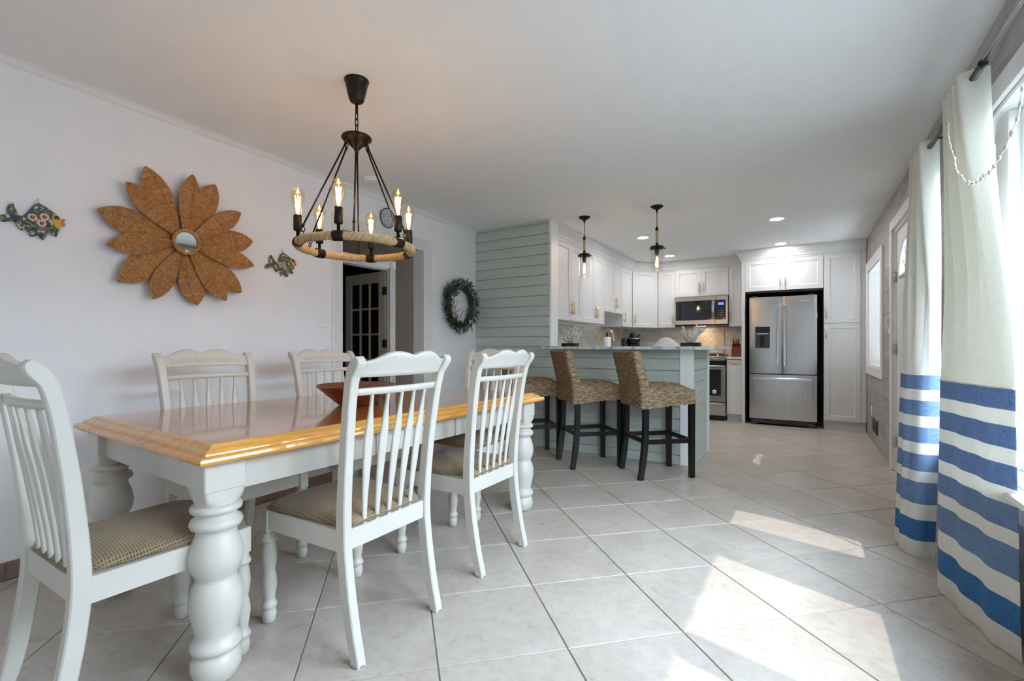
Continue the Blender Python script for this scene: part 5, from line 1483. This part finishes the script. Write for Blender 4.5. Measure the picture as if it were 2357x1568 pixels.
def flat_relief(poly, y0, y1, inset=0.004):
    """plate with a rounded front edge"""
    n = len(poly); mb = MB()
    P = [Vector(p) for p in poly]
    area = sum(P[i].x*P[(i+1) % n].y-P[(i+1) % n].x*P[i].y for i in range(n))
    sgn = 1 if area > 0 else -1
    ins = []
    for i in range(n):
        d1 = (P[i]-P[i-1]).normalized(); d2 = (P[(i+1) % n]-P[i]).normalized()
        n1 = Vector((-d1.y, d1.x))*sgn; n2 = Vector((-d2.y, d2.x))*sgn; m = (n1+n2)
        m = m.normalized() if m.length > 1e-6 else n1
        ins.append(P[i]+m*inset/max(0.6, m.dot(n1)))
    ring = [[(p.x, y0, p.y) for p in P], [(p.x, y1+0.004, p.y) for p in P], [((p.x+q.x)/2, y1+0.001, (p.y+q.y)/2) for p, q in zip(P, ins)], [(q.x, y1, q.y) for q in ins]]
    vs = sum(ring, [])
    fs = [tuple(range(n)), tuple(3*n+k for k in range(n))]
    for r in range(3): fs += [(r*n+k, r*n+(k+1) % n, (r+1)*n+(k+1) % n, (r+1)*n+k) for k in range(n)]
    return mb.add(vs, fs)
F1 = [(0.584,1.698),(0.586,1.683),(0.594,1.672),(0.577,1.671),(0.565,1.666),(0.560,1.650),(0.565,1.635),(0.579,1.637),(0.603,1.646),(0.614,1.638),(0.62,1.626),(0.625,1.614),(0.631,1.611),(0.647,1.614),(0.659,1.605),(0.661,1.587),(0.669,1.586),(0.679,1.594),(0.691,1.597),(0.699,1.584),(0.705,1.578),(0.71,1.582),(0.715,1.596),(0.726,1.610),(0.739,1.613),(0.747,1.607),(0.753,1.604),(0.756,1.613),(0.759,1.627),(0.765,1.646),(0.773,1.657),(0.785,1.665),(0.783,1.672),(0.775,1.677),(0.783,1.688),(0.782,1.695),(0.773,1.693),(0.765,1.7),(0.75,1.715),(0.721,1.736),(0.702,1.747),(0.689,1.751),(0.674,1.739),(0.659,1.713),(0.647,1.692),(0.637,1.679),(0.628,1.675),(0.621,1.679),(0.616,1.696),(0.609,1.712),(0.607,1.724),(0.603,1.728),(0.595,1.722),(0.587,1.71)]
F2 = [(1.815,1.602),(1.817,1.623),(1.832,1.639),(1.848,1.644),(1.843,1.657),(1.841,1.678),(1.848,1.696),(1.857,1.702),(1.868,1.693),(1.881,1.67),(1.888,1.656),(1.903,1.663),(1.914,1.683),(1.928,1.718),(1.947,1.734),(1.975,1.723),(2.001,1.707),(2.021,1.7),(2.036,1.686),(2.046,1.686),(2.044,1.669),(2.05,1.659),(2.036,1.652),(2.03,1.633),(2.025,1.617),(2.025,1.596),(2.019,1.592),(2.003,1.605),(1.991,1.595),(1.983,1.569),(1.976,1.563),(1.968,1.568),(1.956,1.578),(1.943,1.569),(1.931,1.567),(1.926,1.588),(1.911,1.593),(1.898,1.588),(1.888,1.6),(1.879,1.614),(1.87,1.624),(1.852,1.612),(1.832,1.606)]
def fish(name, label, poly, c, glaze, face, eye, mouth, flowers, leaves, hook):
    t = on_wall(name, label, 'wall ornament', c[0], c[1])
    q = [(x-c[0], z-c[1]) for x, z in poly]
    O('body', flat_relief(q, -0.002, -0.018), glaze, t)
    loc = lambda p: (p[0]-c[0], p[1]-c[1])
    O('face', flat_relief([loc(p) for p in face], -0.015, -0.021, 0.003), 'fish_yellow', t)
    e = loc(eye)
    O('eye', MB().lathe([(0.0095, 0.020), (0.0095, 0.0225), (0.007, 0.0235), (0, 0.024)], 18, T=Matrix.Translation((e[0], 0, e[1])) @ Matrix.Rotation(PI/2, 4, 'X')), 'eye_black', t)
    O('lips', flat_relief([loc(p) for p in mouth], -0.014, -0.0225, 0.002), 'fish_orange', t)
    for (fx, fz, r) in flowers:
        x, z = loc((fx, fz))
        fl = MB()
        for k in range(9):
            a = 2*PI*k/9
            fl.ball((x+0.62*r*math.cos(a), -0.0185, z+0.62*r*math.sin(a)), r*0.36, 8, 5, sc=(1, 0.18, 1))
        f = O('painted_flower', fl, 'petal_pink', t)
        O('flower_eye', MB().lathe([(r*0.40, 0.019), (r*0.36, 0.0215), (0, 0.022)], 14, T=Matrix.Translation((x, 0, z)) @ Matrix.Rotation(PI/2, 4, 'X')), 'fish_blue', f)
        O('flower_heart', MB().ball((x, -0.022, z), r*0.22, 8, 5, sc=(1, 0.4, 1)), 'fish_orange', f)
    for (lx, lz, ang, l) in leaves:
        x, z = loc((lx, lz)); a = math.radians(ang)
        O('painted_leaf', MB().ball((0, 0, 0), l, 8, 6, T=Matrix.Translation((x, -0.0185, z)) @ Matrix.Rotation(-a, 4, 'Y') @ Matrix.Diagonal((1, 0.15, 0.36, 1))), 'leaf_paint', t)
    hx, hz = loc(hook)
    O('hanging_ring', MB().tube([(hx+0.006*math.cos(2*PI*i/14), -0.010, hz+0.006+0.006*math.sin(2*PI*i/14)) for i in range(14)], 0.0014, 5, True), 'chrome', t)
    O('nail', MB().tube([(hx, 0.004, hz+0.017), (hx, -0.014, hz+0.018)], 0.0022, 6), 'chrome', t)
    return t
fish('ceramic_fish', 'blue painted ceramic fish left of the straw flower', F1, (0.68, 1.66), 'fish_glaze',
     [(0.742,1.715),(0.752,1.711),(0.765,1.698),(0.772,1.690),(0.773,1.660),(0.765,1.648),(0.757,1.640),(0.744,1.652),(0.737,1.668),(0.735,1.690),(0.738,1.706)],
     (0.751, 1.694), [(0.768,1.676),(0.774,1.690),(0.783,1.693),(0.783,1.686),(0.776,1.678),(0.783,1.672),(0.784,1.666),(0.772,1.660),(0.766,1.668)],
     [(0.667,1.678,0.019),(0.709,1.689,0.019),(0.699,1.657,0.019)],
     [(0.684,1.705,20,0.014),(0.715,1.714,-20,0.014),(0.652,1.650,-30,0.015),(0.670,1.636,40,0.014),(0.694,1.628,0,0.016),(0.728,1.640,20,0.014),(0.60,1.705,-60,0.012),(0.722,1.627,-30,0.012)], (0.689, 1.751))
fish('ceramic_fish', 'small speckled ceramic fish between the straw flower and the hall opening', F2, (1.94, 1.65), 'fish_glaze_spot',
     [(2.004,1.706),(2.020,1.699),(2.034,1.687),(2.038,1.672),(2.034,1.655),(2.028,1.640),(2.014,1.650),(2.006,1.668),(2.001,1.69)],
     (2.018, 1.687), [(2.030,1.668),(2.036,1.684),(2.045,1.684),(2.043,1.670),(2.049,1.660),(2.036,1.654)],
     [(1.928,1.640,0.016),(1.951,1.657,0.015),(1.960,1.630,0.014),(1.908,1.655,0.012)],
     [(1.985,1.640,60,0.014),(1.95,1.612,20,0.014),(1.985,1.612,-20,0.013),(1.93,1.672,10,0.014),(1.90,1.625,-50,0.012),(1.985,1.675,60,0.012)], (1.947, 1.734))
# light switch, plate over the opening, wreath
sw = on_wall('light_switch', 'white light switch plate beside the hall opening', 'light switch', 2.307, 1.272)
O('plate', B(-0.036, 0.036, -0.006, 0, -0.058, 0.058, 0.003), 'plastic_white', sw)
O('rocker', MB().box(-0.010, 0.010, -0.011, -0.005, -0.02, 0.02, 0.003), 'plastic_white', sw)
for dz in (-0.035, 0.035): O('screw', MB().ball((0, -0.006, dz), 0.003, 8, 4), 'chrome', sw)
pl = on_wall('decorative_plate', 'round patterned plate hung above the hall opening', 'plate', 2.95, 2.215)
O('plate_body', MB().lathe([(0.0, 0.006), (0.05, 0.006), (0.062, 0.012), (0.082, 0.020), (0.084, 0.018), (0.06, 0.004), (0.0, 0.0)], 40, T=Matrix.Rotation(PI/2, 4, 'X')), 'plate_glaze', pl)
O('plate_rim', MB().tube([(0.084*math.cos(2*PI*i/40), -0.020, 0.084*math.sin(2*PI*i/40)) for i in range(40)], 0.0042, 6, True), 'fish_blue', pl)
wr_ = on_wall('wreath', 'blue-green leafy wreath on the wall beside the green partition', 'wreath', 4.0, 1.512)
rnd = random.Random(5)
O('twig_ring', MB().tube([(0.215*math.cos(2*PI*i/40), -0.045, 0.215*math.sin(2*PI*i/40)) for i in range(40)], 0.028, 8, True), 'wreath_stem', wr_)
def leaf(mb, p, d, l, w):
    d = d.normalized(); side = d.cross(Vector((rnd.uniform(-.4, .4), -1, rnd.uniform(-.4, .4)))).normalized(); up = side.cross(d)
    c = p+d*l*0.5+up*l*0.06; e = p+d*l-up*l*0.08*rnd.uniform(-1, 1)
    mb.add([p, c+side*w, e, c-side*w], [(0, 1, 2), (0, 2, 3)])
groups = []
for m, cnt in (('leaf_green', 260), ('leaf_blue', 240), ('leaf_dark', 200)):
    mb = MB()
    for k in range(cnt):
        a = rnd.uniform(0, 2*PI); b = rnd.uniform(0, 2*PI)
        rr = 0.215+0.045*math.cos(b); p = Vector((rr*math.cos(a), min(-0.014, -0.05-0.045*math.sin(b)), rr*math.sin(a)))
        tang = Vector((-math.sin(a), 0, math.cos(a)))*-1; out = Vector((math.cos(a), 0, math.sin(a)))
        d = tang*rnd.uniform(0.3, 1)+out*(rnd.uniform(0.0, 0.95) if rnd.random() < .8 else rnd.uniform(-.5, -.1))*1.0+Vector((0, -rnd.uniform(0, .5), 0))
        leaf(mb, p, d, rnd.uniform(.05, .105), rnd.uniform(.004, .009))
    O('foliage', mb, m, wr_, kind='stuff', weld=False)
mb = MB()
for (a, r) in ((185, .17), (192, .19), (200, .16), (250, .16), (262, .17), (160, .2), (300, .2), (215, .21)):
    a = math.radians(a); c = Vector((r*math.cos(a)*1.1, -0.10, r*math.sin(a)))
    fl = MB()
    for k in range(5): fl.ball(tuple(c+Vector((0.011*math.cos(k*1.257), 0, 0.011*math.sin(k*1.257)))), 0.010, 7, 5, sc=(1, .6, 1))
    O('small_flower', fl, 'flower_white', wr_)
for (a, r, da) in ((200, .15, 60), (215, .14, 20), (255, .14, 55)):
    a = math.radians(a); p = Vector((r*math.cos(a), -0.07, r*math.sin(a))); d = Vector((math.cos(math.radians(da)), -0.1, math.sin(math.radians(da))))
    O('twig', MB().tube([p, p+d*0.05, p+d*0.10+Vector((0, 0, 0.012))], [0.004, 0.003, 0.002], 6), 'leaf_dark', wr_)

# ------------------------------------------------------------------ window wall fittings
RW = (XR, 0, 0)
def right_wall(name, label, cat, y, z): return thing(name, label, cat, (XR, y, z), -PI/2)
vt = right_wall('wall_vent', 'dark metal wall vent low on the plank tiled wall', 'vent', 6.41, 0.195)
O('frame', B(-0.19, 0.19, -0.008, -0.0005, -0.075, 0.075, 0.002), 'dark_grey', vt)
for k in range(6):
    O('louver', MB().box(-0.175, 0.175, -0.014, -0.007, -0.058+k*0.021, -0.046+k*0.021, 0.001), 'rod_metal', vt)
op = right_wall('outlet_plate', 'white outlet plate above the wall vent', 'outlet', 6.73, 0.33)
O('plate', B(-0.036, 0.036, -0.006, -0.0005, -0.058, 0.058, 0.003), 'plastic_white', op)
for dz in (-0.022, 0.022): O('socket', B(-0.014, 0.014, -0.009, -0.005, dz-0.013, dz+0.013, 0.003), 'plastic_white', op)
hk = right_wall('coat_hook', 'small white fixture beside the entry door casing', 'fixture', 5.345, 1.28)  # small white coat hook
O('bracket', MB().box(-0.022, 0.022, -0.018, -0.0005, -0.10, -0.045, 0.004), 'plastic_white', hk)
O('hook', MB().tube(smooth_path([(0, -0.004, 0.03), (0, -0.02, 0.045), (0, -0.035, 0.03), (0, -0.03, -0.02), (0, -0.012, -0.05)]), 0.006, 8).box(-0.014, 0.014, -0.010, -0.0005, 0.01, 0.06, 0.003), 'plastic_white', hk)

# ------------------------------------------------------------------ curtains
RODX, RODZ = 0.540, 2.078
rod = thing('curtain_rod', 'telescoping grey metal curtain rod above the big window', 'curtain rod', (RODX, 0, RODZ), 0)
O('rod_thick', MB().tube([(0, 3.48, 0), (0, 2.30, 0)], 0.0125, 14), 'rod_metal', rod)
O('rod_thin', MB().tube([(0, 2.31, 0), (0, 0.40, 0)], 0.0098, 14), 'chrome', rod)
O('collar', MB().tube([(0, 2.315, 0), (0, 2.295, 0)], 0.0140, 14), 'black_plastic', rod)
O('finial', MB().ball((0, 3.495, 0), 0.022, 14, 8), 'rod_metal', rod)
for y in (2.97, 0.6):
    O('bracket', MB().tube([(0.0, y, -0.014), (0.055, y, -0.02), (XR-RODX, y, -0.02)], 0.005, 8).lathe([(0.02, 0), (0.02, 0.005), (0.012, 0.012)], 14, T=Matrix.Translation((XR-RODX, y, -0.02)) @ Matrix.Rotation(-PI/2, 4, 'Y')), 'rod_metal', rod)
STR = [(0.921, 'stripe_blue'), (0.846, 'stripe_white'), (0.790, 'stripe_blue'), (0.712, 'stripe_white'), (0.655, 'stripe_blue'), (0.575, 'stripe_white'), (0.518, 'stripe_blue'), (0.432, 'stripe_white'), (0.378, 'stripe_blue'), (0.268, 'stripe_white'), (0.188, 'stripe_deep'), (0.085, 'stripe_white')]
def curtain(label, top, mid, bot, ztop=2.112, waves=3, seed=1, zb=0.004):
    t = thing('window_curtain', label, 'curtain', (0, 0, 0), 0, 'striped curtains')
    n = 121
    def dens(path):
        P = smooth_path([(x, y, 0) for x, y in path], 14); L = [0]
        for a, b in zip(P, P[1:]): L.append(L[-1]+(b-a).length)
        out = []
        for i in range(n):
            s = L[-1]*i/(n-1)
            for k in range(len(P)-1):
                if L[k+1] >= s-1e-9:
                    f = (s-L[k])/max(1e-9, L[k+1]-L[k]); out.append(P[k].lerp(P[k+1], f)); break
        return out
    T_, M_, B_ = dens(top), dens(mid), dens(bot); rn = random.Random(seed)
    ph = rn.uniform(0, 6)
    def pt(u, z):
        i = min(n-1, int(round(u*(n-1))))
        if z > 0.93:
            k = (ztop-z)/(ztop-0.93); k = k*k*(3-2*k)*0.6+k*0.4
            p = T_[i].lerp(M_[i], k); amp = 0.006*math.sin(PI*min(1, k*1.1))
        else:
            k = (0.93-z)/0.93; p = M_[i].lerp(B_[i], k); amp = 0.003+0.004*k
        w = amp*math.sin(2*PI*waves*u+ph+1.2*(2-z))
        d = (M_[min(n-1, i+1)]-M_[max(0, i-1)]); nx = Vector((-d.y, d.x, 0)).normalized() if d.length else Vector((1, 0, 0))
        q = p+nx*w
        return (min(q.x, XR-0.026), q.y, z)
    def piece(zs, name, mats, mif, lab=None):
        mb = MB(); m = len(zs)
        for off in (0.0, 0.0016):
            mb.grid(lambda u, v: (lambda p: (p[0]+off, p[1], p[2]))(pt(u, zs[int(round(v*(m-1)))])), n, m, mif=mif)
        return O(name, mb, mats, t, label=lab, weld=False)
    zs = [ztop+(0.921-ztop)*j/40 for j in range(41)]
    piece(zs, 'upper_cloth', 'linen', lambda i, j: 0, 'plain off-white linen top')
    for k, (z, m) in enumerate(STR):
        z2 = STR[k+1][0] if k+1 < len(STR) else zb
        zz = [z+(z2-z)*j/4 for j in range(5)]
        piece(zz, 'stripe', m, lambda i, j: 0)
    O('seam_cord', MB().tube([(p[0]-0.002, p[1], 0.922) for p in [pt(i/60, 0.921) for i in range(61)]], 0.003, 5), 'linen', t)
    return t
curtain('striped blue and white curtain panel hanging beside the entry door',
        [(0.575, 3.128), (0.545, 3.120), (0.500, 3.132), (0.512, 3.165), (0.570, 3.19), (0.505, 3.225), (0.565, 3.26), (0.502, 3.30), (0.565, 3.345), (0.500, 3.395), (0.545, 3.43)],
        [(0.588, 3.165), (0.57, 3.15), (0.548, 3.145), (0.53, 3.15), (0.51, 3.158), (0.49, 3.172), (0.475, 3.195), (0.463, 3.22), (0.455, 3.255), (0.452, 3.295), (0.455, 3.33)],
        [(0.556, 3.105), (0.54, 3.098), (0.52, 3.094), (0.50, 3.092), (0.48, 3.094), (0.46, 3.10), (0.442, 3.12), (0.432, 3.16), (0.427, 3.21), (0.426, 3.27), (0.43, 3.33)], seed=3)
curtain('striped blue and white curtain panel in front of the big window, nearest the viewer',
        [(0.585, 2.410), (0.560, 2.405), (0.500, 2.425), (0.512, 2.46), (0.570, 2.485), (0.500, 2.52), (0.565, 2.55), (0.498, 2.585), (0.560, 2.61), (0.495, 2.64), (0.555, 2.665)],
        [(0.617, 2.285), (0.600, 2.31), (0.585, 2.345), (0.572, 2.385), (0.562, 2.43), (0.553, 2.475), (0.545, 2.52), (0.535, 2.57), (0.526, 2.62), (0.515, 2.67), (0.505, 2.72)],
        [(0.617, 2.24), (0.602, 2.27), (0.588, 2.31), (0.574, 2.355), (0.562, 2.41), (0.550, 2.46), (0.54, 2.51), (0.53, 2.57), (0.52, 2.63), (0.508, 2.70), (0.498, 2.765)], seed=8)
# shell garland looped over the near curtain; points measured along its drape
gpx = [(0.4855, 2.498, 1.955), (0.4855, 2.498, 1.933)]
def ray(u, v, X):
    xx = (u-1178.5)/1075.0; zz = (797-v)/1075.0; th = math.radians(32.03)
    rx = xx*math.cos(th)-math.sin(th); ry = xx*math.sin(th)+math.cos(th); t = X/rx
    return Vector((X, t*ry, 1.07+t*zz))
gl = [(2183, 285), (2183, 298), (2184, 318.3), (2187.7, 335.9), (2190.5, 349.8), (2197.9, 364.6), (2198.8, 381), (2203.5, 396), (2213.6, 406.2), (2219, 415.4), (2229.4, 420), (2240, 422), (2248.8, 419), (2259, 412.7), (2265.4, 404), (2278.4, 397), (2287.6, 384), (2300.6, 362.7), (2315.4, 338.7), (2327.4, 307), (2342, 274), (2348.7, 238.8), (2354, 203.6), (2364, 160), (2372, 110)]
gp = []
for i, (u, v) in enumerate(gl):
    f = i/(len(gl)-1); gp.append(ray(u, v, 0.478+0.035*max(0, f-0.5)*2))
gt = thing('shell_garland', 'string of small white shell stars draped over the near curtain', 'garland', (0, 0, 0), 0)
O('string', MB().tube(smooth_path(gp, 4), 0.0018, 6), 'string_white', gt)
rnd = random.Random(9)
for i, p in enumerate(gp[:-1]):
    mb = MB(); a0 = rnd.uniform(0, 6)
    for k in range(4):
        a = a0+k*1.57+rnd.uniform(-.3, .3); d = Vector((rnd.uniform(-.5, .2), math.cos(a), math.sin(a))).normalized(); l = rnd.uniform(.008, .013)
        s1 = d.cross(Vector((1, .2, .1))).normalized()*0.0042; s2 = d.cross(s1).normalized()*0.0035
        c = p+d*l*0.45
        mb.add([p, c+s1, c+s2, c-s1, c-s2, p+d*l], [(0, 1, 2), (0, 2, 3), (0, 3, 4), (0, 4, 1), (5, 2, 1), (5, 3, 2), (5, 4, 3), (5, 1, 4)])
    mb.ball(tuple(p), 0.0045, 7, 5)
    O('shell', mb, 'shell_beige', gt)
